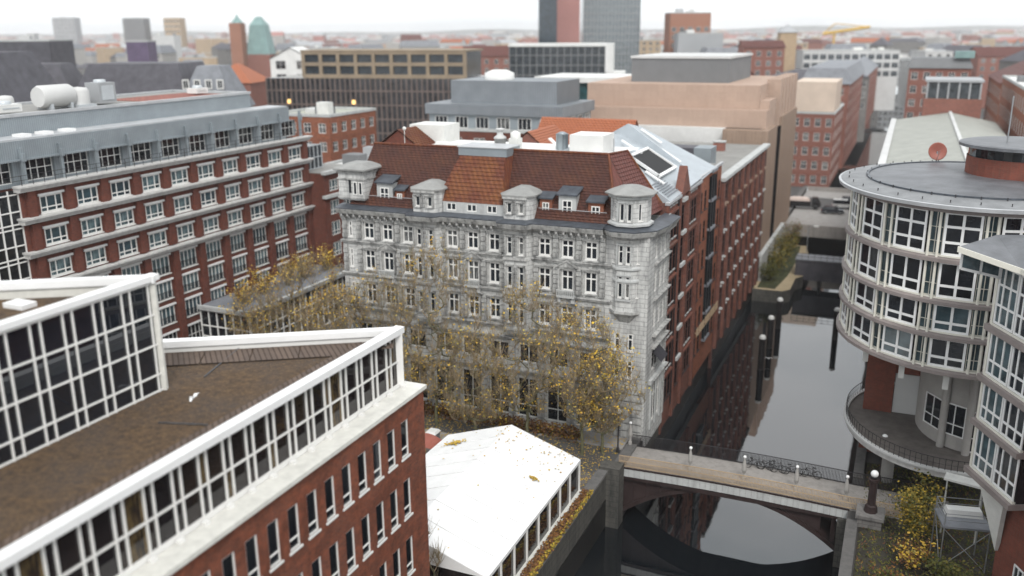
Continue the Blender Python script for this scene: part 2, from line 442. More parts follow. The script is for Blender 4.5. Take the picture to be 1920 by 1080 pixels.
# ------------------------------------------------------------------ setting
def build_setting():
    g = MB()
    XL, XR, Y0, Y1, B = -20.35, -1.2, -300, 640, 9000
    g.quad((-B, Y0, 0), (XL, Y0, 0), (XL, Y1, 0), (-B, Y1, 0)); g.quad((XR, Y0, 0), (B, Y0, 0), (B, Y1, 0), (XR, Y1, 0))
    g.quad((-B, Y1, 0), (B, Y1, 0), (B, B, 0), (-B, B, 0))
    structure('ground', g, 'asphalt')
    w = MB(); w.quad((XL, Y0, -5), (XR, Y0, -5), (XR, Y1, -5), (XL, Y1, -5)); structure('canal_water', w, 'water')
    def quay(face, y0, y1, label, out):
        q = MB()
        x0, x1 = (face-.8, face) if out > 0 else (face, face+.8)
        q.box(x0, x1, y0, y1, -6, -2.4, 0); q.box(x0, x1-.05 if out > 0 else x1, y0, y1, -2.4, .10, 1)
        q.box(x0-.0, x1+.12 if out > 0 else x1, y0, y1, .10, .32, 2)
        single('quay_wall', q, ['wet_wall', 'quay_stone', 'stone_grey'], label, 'quay wall')
    quay(-20.3, -60, 66.9, 'dark wet quay wall below the white tent', 1)
    quay(-1.2, -60, 66.0, 'dark quay wall on the right bank before the footbridge', -1)
    quay(-1.2, 73.6, 140, 'dark quay wall under the round glass building', -1)
    quay(-19.4, 66.9, 80.7, "stone quay wall below the corner turret of the grey house", 1)
    quay(-20.3, 144.1, 222, 'low quay wall beneath the distant road bridge, left bank', 1)
    quay(-1.2, 172, 600, 'long quay wall far up the canal on the right bank', -1)
    # pavements on the square in front of the grey house
    p = MB(); p.box(-60, -20.4, 71.2, 73.5, 0, .13); structure('pavement', p, 'pave')
    p = MB(); p.prism([(-60, 66.0), (-34.5, 66.4), (-34.2, 68.2), (-60, 68.0)], 0, .12); structure('pavement', p, 'pave')
    p = MB(); p.quad((-45, 40, .005), (-20.4, 40, .005), (-20.4, 66, .005), (-45, 66, .005)); structure('road', p, 'cobble')
    p = MB(); p.quad((-.3, 40, .005), (40, 40, .005), (40, 77, .005), (-.3, 77, .005)); structure('garden_soil', p, 'earth')

build_setting()

# ------------------------------------------------------------------ brick hotel, left
def hotel():
    t = thing('brick_hotel', 'long red brick hotel with white windows, pale cornices and zinc attic', 'hotel', (-73, 60, 0))
    X = -72.8; y0, y1 = 56.4, 99.4; L = y1-y0
    T = wallT(X, y0, 90)
    cols = [59.55+4.15*k-y0 for k in range(10)]
    rows = [(20.0, 1.6, 0), (16.95, 1.6, 0), (13.85, 1.6, 0), (10.65, 2.0, 1), (7.85, 2.0, 1), (5.0, 2.0, 1), (1.0, 2.9, 2)]
    ops = []; w = 2.5
    for c in cols:
        for z, h, k in rows: ops.append((c-w/2, c+w/2, z, z+h))
    mb = MB(); mb.T = T
    mb.facade(L, 0, 22.6, ops, .28)
    mb.T = Matrix()
    mb.quad((X, y1, 0), (X-22, y1, 0), (X-22, y1, 22.6), (X, y1, 22.6)); mb.quad((X-22, y0, 0), (X, y0, 0), (X, y0, 22.6), (X-22, y0, 22.6))
    part('wall', mb, 'brick_hotel', t)
    # piers between bays
    for k in range(11):
        u = (59.55-2.075+4.15*k)-y0
        if u > L-.3: u = L-.55
        pb = MB(); pb.T = T
        pb.box(u-.42, u+.42, -.38, -.002, 0, 13.2)
        for zz in (13.85, 16.95, 20.05): pb.box(u-.62, u+.22, -.38, -.002, zz-.15, zz+2.25)
        part('brick_pier', pb, 'brick_hotel', t)
    for z in (13.2, 16.35, 19.5, 22.45):
        cb = MB(); cb.T = T
        cb.box(-.4, L+.35, -.62, .3, z, z+.22); cb.box(-.5, L+.5, -.85, .3, z+.22, z+.40); cb.box(-.4, L+.35, -.5, .3, z-.18, z)
        part('cornice', cb, 'cornice_stone', t)
    for i, c in enumerate(cols):
        for z, h, k in rows:
            if k == 0: win(t, T, c-w/2, z, w, h, (.3, .7), (.3,), gm='hotel_glass', fw=.13, bw=.11, y=.10, sill=.1)
            elif k == 1: win(t, T, c-w/2, z, w, h, (.26, .5, .74), (), gm='hotel_glass', fw=.11, bw=.09, y=.10, sill=.12)
            else: win(t, T, c-w/2, z, w, h, (.25, .5, .75), (.6,), gm='dark_glass', y=.15)
            def hd(b): b.box(0, w+.36, -.16, -.003, 0, .2)
            shared('lintel', 'hotel_lintel', hd, 'white', t, T @ Matrix.Translation((c-w/2-.18, 0, z+h+.02)))
            if k == 1:
                def rl(b):
                    b.box(0, w, -.05, -.01, .78, .83); b.box(0, w, -.05, -.01, .1, .14)
                    for q in range(12): b.box(q*w/11-.012, q*w/11+.012, -.045, -.015, .14, .78)
                shared('railing', 'hotel_rail', rl, 'steel_dark', t, T @ Matrix.Translation((c-w/2, 0, z)))
    # attic storey: dark glazed bays under zinc
    TA = wallT(X-.9, y0-4, 90); LA = y1-y0+1.2
    ab = MB(); ab.T = TA
    aops = [(4+c-1.65, 4+c+1.65, 22.95, 24.95) for c in cols]+[(.6, 4.3, 22.95, 24.95)]
    ab.facade(LA, 22.6, 25.1, aops, .5)
    ab.box(-.2, LA+.4, -.35, .2, 25.1, 26.75)
    ab.box(-.2, LA+.4, -.55, .2, 24.95, 25.1)
    part('attic_wall', ab, 'zinc', t)
    for a in aops: win(t, TA, a[0], a[2], a[1]-a[0], a[3]-a[2], (.28, .5, .76), (.55,), gm='dark_glass', y=.4, fw=.07)
    for k in range(11):
        u = 4+(59.55-2.075+4.15*k)-y0
        fb = MB(); fb.T = TA; fb.box(u-.16, u+.16, -.62, -.36, 22.65, 26.1); fb.box(u-.2, u+.2, -.8, -.62, 24.9, 25.6)
        part('attic_fin', fb, 'zinc', t)
    rl = MB(); rl.T = T
    for z in (23.35, 23.75): rl.box(-3, L, -.42, -.38, z, z+.04)
    for k in range(36): rl.box(k*1.2, k*1.2+.04, -.42, -.38, 22.85, 23.75)
    part('balustrade', rl, 'steel_dark', t)
    rb = MB()
    rb.box(X-3.6, X-.7, y0-4, y1-2.6, 26.75, 26.9)
    part('lower_roof', rb, 'zinc_pale', t)
    ub = MB(); ub.box(X-16, X-3.6, y0-8, y1-6, 26.0, 28.55, 0)
    part('roof_storey', ub, 'zinc', t)
    ub = MB(); ub.box(X-15.5, X-4.1, y0-8, y1-6.5, 28.55, 28.62)
    part('upper_roof', ub, 'felt_grey', t)
    pb = MB()
    for a in ((X-4.0, X-3.5, y0-8, y1-5.9), (X-16.1, X-15.6, y0-8, y1-5.9)): pb.box(*a, 28.56, 28.85)
    pb.box(X-15.6, X-4.0, y1-6.4, y1-5.9, 28.56, 28.85)
    part('parapet', pb, 'zinc_pale', t)
    gb = MB(); gb.box(X-12, X-5, 78, 91, 28.62, 28.68); part('gravel_bed', gb, 'brick_far', t)
    for yy in (58.6, 61.0, 63.6):
        sb = MB(); sb.box(X-2.7, X-1.5, yy, yy+1.1, 26.9, 27.15); part('skylight', sb, 'white', t)
    # glazed stair bay at the near end
    CL = MB(); CT = wallT(X-.3, 44, 90); CL.T = CT
    CL.quad((0, 0, 0), (12.4, 0, 0), (12.4, 0, 22.5), (0, 0, 22.5))
    gz = part('stair_glazing', CL, 'dark_glass', t)
    CB = MB(); CB.T = CT; grid_bars(CB, 12.4, 0, 22.5, [k*1.03 for k in range(13)], [k*1.55+.4 for k in range(15)]+[k*3.1+.8 for k in range(7)], .11, .12)
    part('stair_mullions', CB, 'frame_white', t)
    # low wing at the far end
    T2 = wallT(-70.3, 99.4, 90)
    wb = MB(); wb.T = T2; ops2 = []
    for z, h in ((15.4, 1.5), (12.2, 1.9), (9.3, 1.9), (6.4, 1.9), (3, 2)):
        for u in (1.2, 4.4): ops2.append((u, u+2.0, z, z+h))
    wb.facade(8, 0, 17.9, ops2, .25)
    wb.T = Matrix(); wb.quad((-84, 99.42, 0), (-70.3, 99.42, 0), (-70.3, 99.42, 17.9), (-84, 99.42, 17.9))
    part('wing_wall', wb, 'brick_hotel', t)
    for o in ops2:
        win(t, T2, o[0], o[2], 2.0, o[3]-o[2], (.3, .7), (.3,), gm='hotel_glass', y=.1)
    cb = MB(); cb.T = T2
    for z in (14.6, 17.8): cb.box(-.3, 8, -.5, .2, z, z+.4)
    part('wing_cornice', cb, 'stone_pale', t)
    rb = MB(); rb.box(-84, -70.8, 99.4, 107.4, 17.9, 18.0); part('wing_roof', rb, 'felt_grey', t)
    gb = MB(); gb.box(-77.5, -73.7, 99.5, 104, 18.0, 21.2, 0); part('roof_lantern', gb, 'far_glass', t)
    gb = MB(); gb.T = wallT(-77.5, 99.45, 0); grid_bars(gb, 3.8, 18, 21.3, [0, .95, 1.9, 2.85, 3.8], [18.1, 19.6, 21.2], .12, .08)
    gb.T = wallT(-73.65, 99.45, 90); grid_bars(gb, 4.5, 18, 21.3, [0, .9, 1.8, 2.7, 3.6, 4.5], [18.1, 19.6, 21.2], .12, .08)
    part('lantern_frame', gb, 'grey_frame', t)
hotel()

def roof_plant():
    grp = 'pale machines on the hotel roof'
    def cyl(x, y, z, r, h, label, m='pale_clad'):
        t = thing('roof_vent', label, 'vent', (x, y, z), 0, grp)
        b = MB(); b.lathe((x, y, z), [(r, 0), (r, h*.8), (r*.8, h*.95), (.05, h)], 14); part('duct', b, m, t)
        b = MB(); b.box(x-r*1.1, x+r*1.1, y-r*1.1, y+r*1.1, z, z+.25); part('base', b, 'grey_frame', t)
    def unit(x0, x1, y0, y1, h, label, m='flat_white'):
        z = 28.66
        t = thing('cooling_unit', label, 'machine', (x0, y0, z), 0, grp)
        b = MB(); b.box(x0, x1, y0, y1, z+.2, z+h); part('housing', b, m, t)
        b = MB(); b.box(x1+.003, x1+.05, y0+.3, y1-.3, z+.5, z+h-.3); part('grille', b, 'grey_frame', t)
        b = MB(); b.lathe(((x0+x1)/2, (y0+y1)/2, z+h), [(.6, 0), (.6, .25), (.5, .3)], 14); part('fan', b, 'grey_frame', t)
    t = thing('air_duct', 'wide white rounded air duct in the middle of the hotel roof machines', 'duct', (-80, 67.5, 28.66), 0, grp)
    b = MB(); b.tube([(-80, 65.6, 29.9), (-80, 65.9, 29.9), (-80, 69.2, 29.9), (-80, 69.5, 29.9)], [1.0, 1.15, 1.15, 1.0], 14); part('duct', b, 'pale_clad', t)
    for yy in (66.4, 68.8):
        b = MB(); b.box(-81, -79, yy-.15, yy+.15, 28.66, 29.2); part('foot', b, 'grey_frame', t)
    cyl(-79.8, 70.4, 28.66, 1.05, 2.0, 'stout pale cylinder vent beside the wide white air duct')
    unit(-81, -79, 72.4, 74.6, 2.3, 'tall grey machine cabinet at the right end of the roof machines', 'grey_clad')
    cyl(-82.4, 63.8, 28.66, .8, 1.5, 'small pale vent drum left of the wide white air duct')
    unit(-80, -78.4, 60, 62.4, .9, 'low white box on the hotel roof at the left end')
    unit(-81.5, -80, 88, 90, .8, 'lone white box near the far end of the hotel roof')
roof_plant()

def winter_garden():
    t = thing('winter_garden', 'glazed one storey pavilion with white bars at the foot of the brick hotel', 'pavilion', (-69, 87, 0))
    x0, x1, y0, y1, h = -72.4, -65.5, 76.8, 97.5, 5.6
    g = MB(); g.quad((x1, y0, 0), (x1, y1, 0), (x1, y1, h), (x1, y0, h)); g.quad((x0, y0, 0), (x1, y0, 0), (x1, y0, h), (x0, y0, h))
    part('glazing', g, 'dark_glass', t)
    b = MB(); b.T = wallT(x1, y0, 90); grid_bars(b, y1-y0, 0, h, [k*1.15 for k in range(19)], [.15, 2.3, 3.6, 5.4], .12, .14)
    b.T = wallT(x0, y0, 0); grid_bars(b, x1-x0, 0, h, [k*1.15 for k in range(7)], [.15, 2.3, 3.6, 5.4], .12, .14)
    part('mullions', b, 'frame_white', t)
    r = MB(); r.box(x0, x1+.5, y0-.5, y1, h, h+.25, 0); r.box(x0, x1-.4, y0+.4, y1, h+.25, h+.32, 1); r.box(x0, x1+.55, y0-.55, y0-.3, h+.25, h+.5, 0); r.box(x1+.3, x1+.55, y0-.55, y1, h+.25, h+.5, 0)
    part('roof', r, ['stone_pale', 'slate_grey'], t)
winter_garden()

# ------------------------------------------------------------------ brick office in the foreground
def office():
    t = thing('brick_office', 'red brick office block with white framed clerestory and brown gravel roof', 'office', (-24, 30, 0))
    X, yA, yB = -21.9, 2, 38.6
    T = wallT(X, yA, 90); L = yB-yA
    ops = []
    for k in range(26):
        c = 36.55-1.325*k
        for z, h in ((15.0, 2.0), (11.6, 2.1), (8.2, 2.1), (4.8, 2.1), (1.4, 2.1)): ops.append((c-.36-yA, c+.36-yA, z, z+h))
    b = MB(); b.T = T; b.facade(L, 0, 18.0, ops, .16)
    b.T = Matrix(); b.quad((X, yB, 0), (-45, yB, 0), (-45, yB, 18), (X, yB, 18)); b.quad((-45, yB, 18), (-45, yA, 18), (X, yA, 18), (X, yB, 18))
    b.quad((-45, yB, 0), (-45, yA, 0), (-45, yA, 18), (-45, yB, 18))
    part('wall', b, 'brick_red', t)
    n = 0
    for o in sorted(ops, key=lambda o: -o[2]*0-o[0]):
        if o[0] < 13 or o[2] < 4: continue
        if n >= 100: break
        n += 1
        win(t, T, o[0], o[2], .72, o[3]-o[2], (), (.24,), gm='dark_glass', fw=.055, bw=.06, y=.11, sill=.06)
    lb = MB(); lb.box(-23.4, X+.16, yA, yB+.1, 18.0, 18.2); part('ledge', lb, 'ledge', t)
    # clerestory
    Xc = -22.9; yc = 38.1
    TC = wallT(Xc, yA, 90); LC = yc-yA
    D = (-33.4, 31.95)                               # where the slanting end meets the back
    us = []; u = LC-.06; k = 0
    while u > 0:
        us.append(u); u -= (.92 if k % 2 == 0 else .42); k += 1
    # each pane of the strip alternates wide / narrow
    for a, c in zip(us, us[1:]):
        w = a-c
        for z0, z1, mm in ((18.35, 19.62, 'low'), (19.62, 21.05, 'up')):
            def pn(q, w=w, z0=z0, z1=z1): q.quad((0, 0, 0), (w, 0, 0), (w, 0, z1-z0), (0, 0, z1-z0))
            if c > 11 and len([1 for o in t.children if o.name.startswith('clerestory_pane')]) < 96:
                shared('clerestory_pane', ('cp', round(w, 2), mm), pn, 'clear_dark', t, TC @ Matrix.Translation((c, .04, z0)))
    f = MB(); f.T = TC
    for q in us: f.box(q-.036, q+.036, -.05, .03, 18.3, 21.1)
    f.box(0, LC, -.04, .03, 19.59, 19.66); f.box(0, LC, -.07, .03, 18.22, 18.42); f.box(0, LC, .045, .3, 18.2, 21.2)
    for q in us[::2]: f.box(q-.25, q+.03, -.3, -.1, 18.2, 18.34)
    part('clerestory_frame', f, 'frame_white', t)
    cb = MB(); cb.T = TC; cb.box(0, LC+.15, -.22, .28, 21.1, 21.42); part('parapet', cb, 'white', t)
    # slanting end wall: parapet + glazing below
    p0 = Vector((Xc+.1, yc+.1, 0)); p1 = Vector((-45, 24.3, 0)); dv = p1-p0; ang = math.degrees(math.atan2(dv.y, dv.x)); LE = dv.length
    TE = wallT(p0.x, p0.y, ang)
    eb = MB(); eb.T = TE; eb.box(.12, LE, -.12, .4, 21.08, 21.39); part('end_parapet', eb, 'white', t)
    eb = MB(); eb.T = TE; eb.box(0, LE, .0, .3, 18.2, 21.1); part('end_wall', eb, 'frame_white', t)
    # roof deck
    rb = MB(); rb.poly([(Xc-.25, yA, 20.8), (Xc-.25, 37.6, 20.8), (-45, 24.0, 20.8), (-45, yA, 20.8)])
    part('gravel_roof', rb, 'gravel', t)
    pv = MB(); d = dv.normalized(); nrm = Vector((d.y, -d.x, 0))
    if nrm.y > 0: nrm = -nrm
    for k in range(5):
        a = p0+d*(.5+k*2.3)+nrm*.45; bq = a+d*2.25; w_ = 1.9 if k > 0 else 1.3
        pv.add([a+Vector((0, 0, 20.85)), bq+Vector((0, 0, 20.85)), bq+nrm*w_+Vector((0, 0, 20.87)), a+nrm*w_+Vector((0, 0, 20.87))], [(0, 1, 2, 3)])
    for k in range(18):
        y = 35.6-k*1.75; wd = 1.25
        pv.quad((Xc-.35, y, 20.85), (Xc-.35-wd, y, 20.86), (Xc-.35-wd, y-1.7, 20.86), (Xc-.35, y-1.7, 20.85))
    part('paver_strip', pv, 'paver', t)
    lr = MB(); lr.tube([(-29.5, 33.6, 20.84), (-28.4, 29.9, 20.84)], .03, 5); lr.tube([(-26.6, 25.2, 20.84), (-24.6, 25.8, 20.84)], .03, 5)
    part('lightning_wire', lr, 'zinc_dark', t)
    # upper glass block
    Xu, yu = -29.05, 28.3
    TU = wallT(Xu, yA, 90); LU = yu-yA
    us = []; u = LU-.05; k = 0
    while u > 0:
        us.append(u); u -= (.45 if k % 2 == 0 else 1.0); k += 1
    zs = [20.86, 21.6, 22.95, 24.3, 25.7]
    n = 0
    for a, c in zip(us, us[1:]):
        w = a-c
        for z0, z1 in zip(zs, zs[1:]):
            n += 1
            if n > 64: break
            def pn(q, w=w, h=z1-z0): q.quad((0, 0, 0), (w, 0, 0), (w, 0, h), (0, 0, h))
            shared('curtain_pane', ('mp', round(w, 2), round(z1-z0, 2)), pn, 'mirror_glass', t, TU @ Matrix.Translation((c, .03, z0)))
    f = MB(); f.T = TU
    for q in us: f.box(q-.034, q+.034, -.05, .02, 20.55, 25.8)
    for z in zs: f.box(0, LU, -.04, .022, z-.036, z+.036)
    f.box(0, LU-.02, .05, .3, 20.5, 25.8)
    part('curtain_frame', f, 'frame_white', t)
    p0 = Vector((Xu+.05, yu, 0)); p1 = Vector((-45, 18.2, 0)); dv = p1-p0; LE = dv.length
    TE = wallT(p0.x, p0.y, math.degrees(math.atan2(dv.y, dv.x)))
    f = MB(); f.T = TU; f.box(0, LU+.1, -.16, .3, 25.8, 26.05); f.T = TE; f.box(0, LE, -.05, .35, 25.72, 26.04)
    part('upper_parapet', f, 'white', t)
    f = MB(); f.T = TE; f.box(.02, LE, .0, .25, 20.5, 25.72); part('upper_end_wall', f, 'ledge', t)
    rb = MB(); rb.poly([(Xu-.3, yA, 25.3), (Xu-.3, 27.9, 25.3), (-45, 17.8, 25.3), (-45, yA, 25.3)]); part('upper_roof', rb, 'gravel', t)
    dv = MB(); dv.lathe((-32.6, 22.6, 25.3), [(.55, 0), (.55, .35), (.5, .4), (.36, .62), (.05, .72)], 18); part('dome_vent', dv, 'pale_clad', t)
    hb = MB(); hb.box(-33.0, -31.9, 24.0, 24.7, 25.3, 25.5); part('roof_hatch', hb, 'white', t)
    return t
office()

# ------------------------------------------------------------------ white tent on the quay
def tent():
    t = thing('event_tent', 'big white event tent with leaf-strewn roof on the quay', 'tent', (-27, 55, 0))
    xe, xw, ya, yb, ze = -21.2, -32.9, 44.4, 62.0, 3.2
    N = 12
    b = MB()
    xm = (xe+xw)/2
    def prof(y, side):           # slight sag between the frames
        s = .07*abs(math.sin((y-ya)/(yb-ya)*math.pi*4))
        return [(side*(xe-xm)*q+xm, y, 5.15-(5.15-ze)*q-s*math.sin(q*math.pi)) for q in (0, .25, .5, .75, 1)]
    for side in (1, -1):
        rows = [prof(ya+(yb-ya)*k/24, side) for k in range(25)]
        for a, c in zip(rows, rows[1:]):
            for i in range(4):
                q = (a[i], a[i+1], c[i+1], c[i]); b.add(q if side < 0 else q[::-1], [(0, 1, 2, 3)], 0, True)
    for y in (ya, yb): b.poly([(xe, y, ze), (xm, y, 5.15), (xw, y, ze)])
    b.box(xe-.03, xe+.06, ya, yb, ze-.25, ze+.0); b.box(xw-.06, xw+.03, ya, yb, ze-.25, ze)
    part('roof', b, 'canvas', t)
    for k in range(9):
        y = ya+.04+(yb-ya-.08)*k/8; sm = MB()
        for side in (1, -1):
            pr = prof(y, side); sm.tube([(a_, b_, c_+.015) for a_, b_, c_ in pr], .035, 4)
        part('roof_seam', sm, 'canvas_seam', t)
    w = MB()
    w.quad((xe-.06, ya, .5), (xe-.06, yb, .5), (xe-.06, yb, ze-.2), (xe-.06, ya, ze-.2)); w.quad((xw+.06, yb, .3), (xw+.06, ya, .3), (xw+.06, ya, ze), (xw+.06, yb, ze))
    w.quad((xe-.06, yb-.06, .3), (xw+.06, yb-.06, .3), (xw+.06, yb-.06, ze), (xe-.06, yb-.06, ze)); w.quad((xw+.06, ya+.06, .3), (xe-.06, ya+.06, .3), (xe-.06, ya+.06, ze), (xw+.06, ya+.06, ze))
    part('side_wall', w, 'clear_dark', t)
    for k in range(9):
        y = ya+.06+(yb-ya-.12)*k/8
        p = MB(); p.box(xe-.05, xe+.07, y-.06, y+.06, .2, ze-.01); part('post', p, 'frame_white', t)
    for k in range(8):
        y = ya+(yb-ya)*(k+.5)/8
        p = MB(); p.box(xe-.14, xe-.1, y-.7, y+.2, .6, 1.6); part('curtain', p, ['rust_red', 'offwhite', 'rust_red', 'grey_clad'][k % 4], t)
    p = MB(); p.box(xw-.1, xe+.35, ya-.1, yb+.1, .02, .5); part('floor_deck', p, 'ledge', t)
    g = rnd
    for (x, y, r, nn, lab) in ((-22.9, 56.6, .28, 90, 'small clump of wet brown leaves in the middle of the tent roof'), (-31.2, 59.7, .75, 160, 'long drift of orange leaves at the far left eave of the tent roof')):
        m = MB()
        for i in range(nn):
            a = g.uniform(0, 6.28); q = r*abs(g.gauss(0, .6)); lx, ly = x+q*math.cos(a)*(1.1 if r > .5 else 1), y+q*math.sin(a)*.6
            z = 5.15-(5.15-ze)*abs(lx-xm)/abs(xe-xm)+.03+g.uniform(0, .06); s = .09; e = g.uniform(0, 3)
            dx, dy = s*math.cos(e), s*math.sin(e)
            m.quad((lx-dx, ly-dy, z), (lx+dy, ly-dx, z+.03), (lx+dx, ly+dy, z+.01), (lx-dy, ly+dx, z-.01))
        single('leaf_pile', m, 'leaf', lab, 'leaves')
    m = MB()
    for i in range(120):
        if i < 90: lx, ly = g.uniform(-27.5, -21.4), 62-abs(g.gauss(0, 2.3))
        else: lx, ly = g.uniform(-32.5, -21.4), g.uniform(46, 62)
        if ly < 45: continue
        z = 5.15-(5.15-ze)*abs(lx-xm)/abs(xe-xm)+.035; s = g.uniform(.05, .10); e = g.uniform(0, 3); dx, dy = s*math.cos(e), s*math.sin(e)
        m.quad((lx-dx, ly-dy, z), (lx+dy, ly-dx, z+.03), (lx+dx, ly+dy, z+.01), (lx-dy, ly+dx, z-.01))
    single('scattered_leaves', m, 'leaf', 'fallen leaves scattered over the white tent roof', 'leaves', kind='stuff')
    # low planting along the quay edge
    h = MB()
    for i in range(2600):
        y = g.uniform(44, 62.3); x = g.uniform(-20.95, -20.1); z = .32+g.uniform(0, .35)
        s = .09; e = g.uniform(0, 3); dx, dy = s*math.cos(e), s*math.sin(e); k = g.uniform(-.06, .06)
        h.quad((x-dx, y-dy, z), (x+dy, y-dx, z+k), (x+dx, y+dy, z+.05), (x-dy, y+dx, z-k), 0 if x < -20.35 or g.random() < .3 else 1)
    single('quay_hedge', h, ['leaf_brown', 'leaf_yellow'], 'low autumn hedge along the quay edge beside the tent', 'hedge')
tent()

# ------------------------------------------------------------------ ornate grey house in the middle
def grey_house():
    t = thing('grey_town_house', 'ornate grey stucco corner house with red tiled mansard, turrets and stone cornices', 'town house', (-35, 78, 0))
    X0, Y0, L = -50.3, 73.7, 31.1
    T = wallT(X0, Y0, 0)
    singles = [3.1, 5.2, 7.45, 12.2, 14.35, 16.55, 21.5, 23.7, 25.9]
    R1, R2, R3 = (16.55, 1.6), (13.5, 1.9), (10.1, 1.9)
    MZ, GR = (6.0, 1.75), (.5, 3.9)
    ops = []; sp = []
    for u in singles:
        for z, h in (R1, R2, R3): ops.append((u-.58, u+.58, z-.05, z+h))
    for z, h in (R1, R2, R3): ops.append((.75, 1.15, z, z+h))
    for k in range(9):
        u = 2.2+k*2.95
        ops.append((u-.95, u+.95, *(MZ[0], MZ[0]+MZ[1]))); ops.append((u-1.1, u+1.1, GR[0], GR[0]+GR[1]))
    for u in (28.45, 29.65): ops.append((u-.27, u+.27, 8.45, 10.1)); ops.append((u-.27, u+.27, 5.9, 7.6))
    b = MB(); b.T = T; b.facade(L, 0, 19.45, ops, .24)
    b.T = wallT(-19.2, Y0, 90)
    rops = []
    for z, h in (R1, R2, R3):
        for u in (2.5, 4.2, 5.6): rops.append((u-.38, u+.38, z, z+h))
    rops.append((2.2, 4.6, 6.0, 7.8)); rops.append((2.0, 5.4, .8, 4.6))
    b.facade(7.0, -1, 19.45, rops, .24)
    b.T = Matrix()
    b.quad((X0, 81, 0), (X0, Y0, 0), (X0, Y0, 19.5), (X0, 81, 19.5)); b.quad((-19.2, 80.72, 0), (-30, 80.72, 0), (-30, 80.72, 19.5), (-19.2, 80.72, 19.5))
    part('wall', b, 'ashlar', t)
    TR = wallT(-19.2, Y0, 90)
    for o in ops:
        w, h = o[1]-o[0], o[3]-o[2]
        if o[2] > 8.2 or w < .7: win(t, T, o[0], o[2], w, h, (.5,) if w > .6 else (), (.66,), fw=.13, bw=.12, y=.10, sill=.1, gm='window_glass')
        elif o[2] > 5: win(t, T, o[0], o[2], w, h, (.5,), (), fw=.08, bw=.08, y=.16, gm='dark_glass')
        else: win(t, T, o[0], o[2], w, h, (.5,), (.3,), fm='offwhite', fw=.09, bw=.08, y=.16, gm='dark_glass')
    for o in rops:
        win(t, TR, o[0], o[2], o[1]-o[0], o[3]-o[2], (.5,) if o[1]-o[0] > 1 else (), (.66,), fw=.09, bw=.08, y=.15, gm='dark_glass')
    # stone dressing of every single window: jambs, hood, apron, keystone
    def surround(z, h, kind):
        def f(q):
            q.box(-.74, -.59, -.10, -.003, -.12, h+.05); q.box(.59, .74, -.10, -.003, -.12, h+.05)
            q.box(-.78, .78, -.22, -.003, h+.05, h+.2); q.box(-.86, .86, -.30, -.003, h+.2, h+.29)
            q.box(-.74, .74, -.22, -.003, -.24, -.12)
            q.box(-.66, -.48, -.16, -.003, -.46, -.24); q.box(.48, .66, -.16, -.003, -.46, -.24)
            if kind == 'swag':
                for k in range(9):
                    a = math.pi*k/8; q.box(-.62+.155*k-.09, -.62+.155*k+.09, -.2, -.003, h+.32+.22*math.sin(a), h+.5+.22*math.sin(a))
                q.box(-.13, .13, -.32, -.003, h+.3, h+.62)
            if kind == 'ped':
                q.add([(-1.0, -.34, h+.29), (1.0, -.34, h+.29), (0, -.34, h+.85), (-1.0, -.003, h+.29), (1.0, -.003, h+.29), (0, -.003, h+.85)],
                      [(0, 1, 2), (0, 2, 5, 3), (1, 4, 5, 2), (0, 3, 4, 1)])
                for s in (-1, 1):
                    q.add([(s*1.08, -.44, h+.29), (0, -.44, h+.95), (0, -.44, h+.83), (s*.9, -.44, h+.29), (s*1.08, -.003, h+.29), (0, -.003, h+.95), (0, -.003, h+.83), (s*.9, -.003, h+.29)],
                          [(0, 1, 2, 3), (0, 4, 5, 1), (3, 2, 6, 7)])
                q.box(-.85, -.68, -.28, -.003, -.2, h+.05); q.box(.68, .85, -.28, -.003, -.2, h+.05)
            if kind == 'plain':
                q.box(-.16, .16, -.16, -.003, h+.3, h+.5); q.box(-.5, .5, -.06, -.003, h+.4, h+.8)
            q.box(-.45, .45, -.055, -.003, -.75, -.35)
        return f
    for i, u in enumerate(singles):
        for z, h in (R1, R2, R3):
            kind = 'plain'
            if i % 3 == 1: kind = 'swag' if z > 16 else 'ped'
            shared('window_surround', ('sur', kind, h), surround(z, h, kind), 'stone_trim', t, T @ Matrix.Translation((u, 0, z)))
    for u in (5.2, 14.35, 23.7):
        def bal(q):
            q.box(-.85, .85, -.62, -.02, -.3, -.12); q.box(-.85, .85, -.62, -.5, .32, .42)
            for k in range(9): q.box(-.8+k*.2-.05, -.8+k*.2+.05, -.6, -.52, -.12, .32)
            q.box(-.8, -.5, -.45, -.003, -.8, -.3); q.box(.5, .8, -.45, -.003, -.8, -.3)
        shared('balcony', 'gbal', bal, 'stone_pale', t, T @ Matrix.Translation((u, -.02, 13.2)))
    # rusticated pilaster strips
    def pil(hh):
        def f(q):
            z = 0; k = 0
            while z < hh-.3:
                q.box(-.24, .24, -.14 if k % 2 else -.24, -.003, z, z+.36); q.box(-.18, .18, -.05, -.003, z+.36, z+.44); z += .44; k += 1
        return f
    for u in (.35, 2.0, 4.15, 6.35, 11.3, 13.3, 15.45, 17.3, 20.7, 22.6, 24.8, 27.0):
        for z, hh in ((16.5, 2.4), (13.2, 2.7), (9.7, 2.9)):
            shared('pilaster', ('pil', hh), pil(hh), 'stone_trim', t, T @ Matrix.Translation((u, 0, z)))
    # ground floor piers with banded rustication
    for k in range(10):
        u = .55+k*2.95
        def gp(q):
            for j in range(13): q.box(-.34, .34, -.2, -.003, .1+j*.62, .1+j*.62+.52)
        shared('banded_pier', 'gpier', gp, 'stone_trim', t, T @ Matrix.Translation((u, 0, 0)))
    def rust(q):
        for j in range(7): q.box(0, 3.0, -.16, -.003, .15+j*.72, .15+j*.72+.58)
    shared('banded_corner', 'rust', rust, 'stone_trim', t, T @ Matrix.Translation((27.95, 0, 0)))
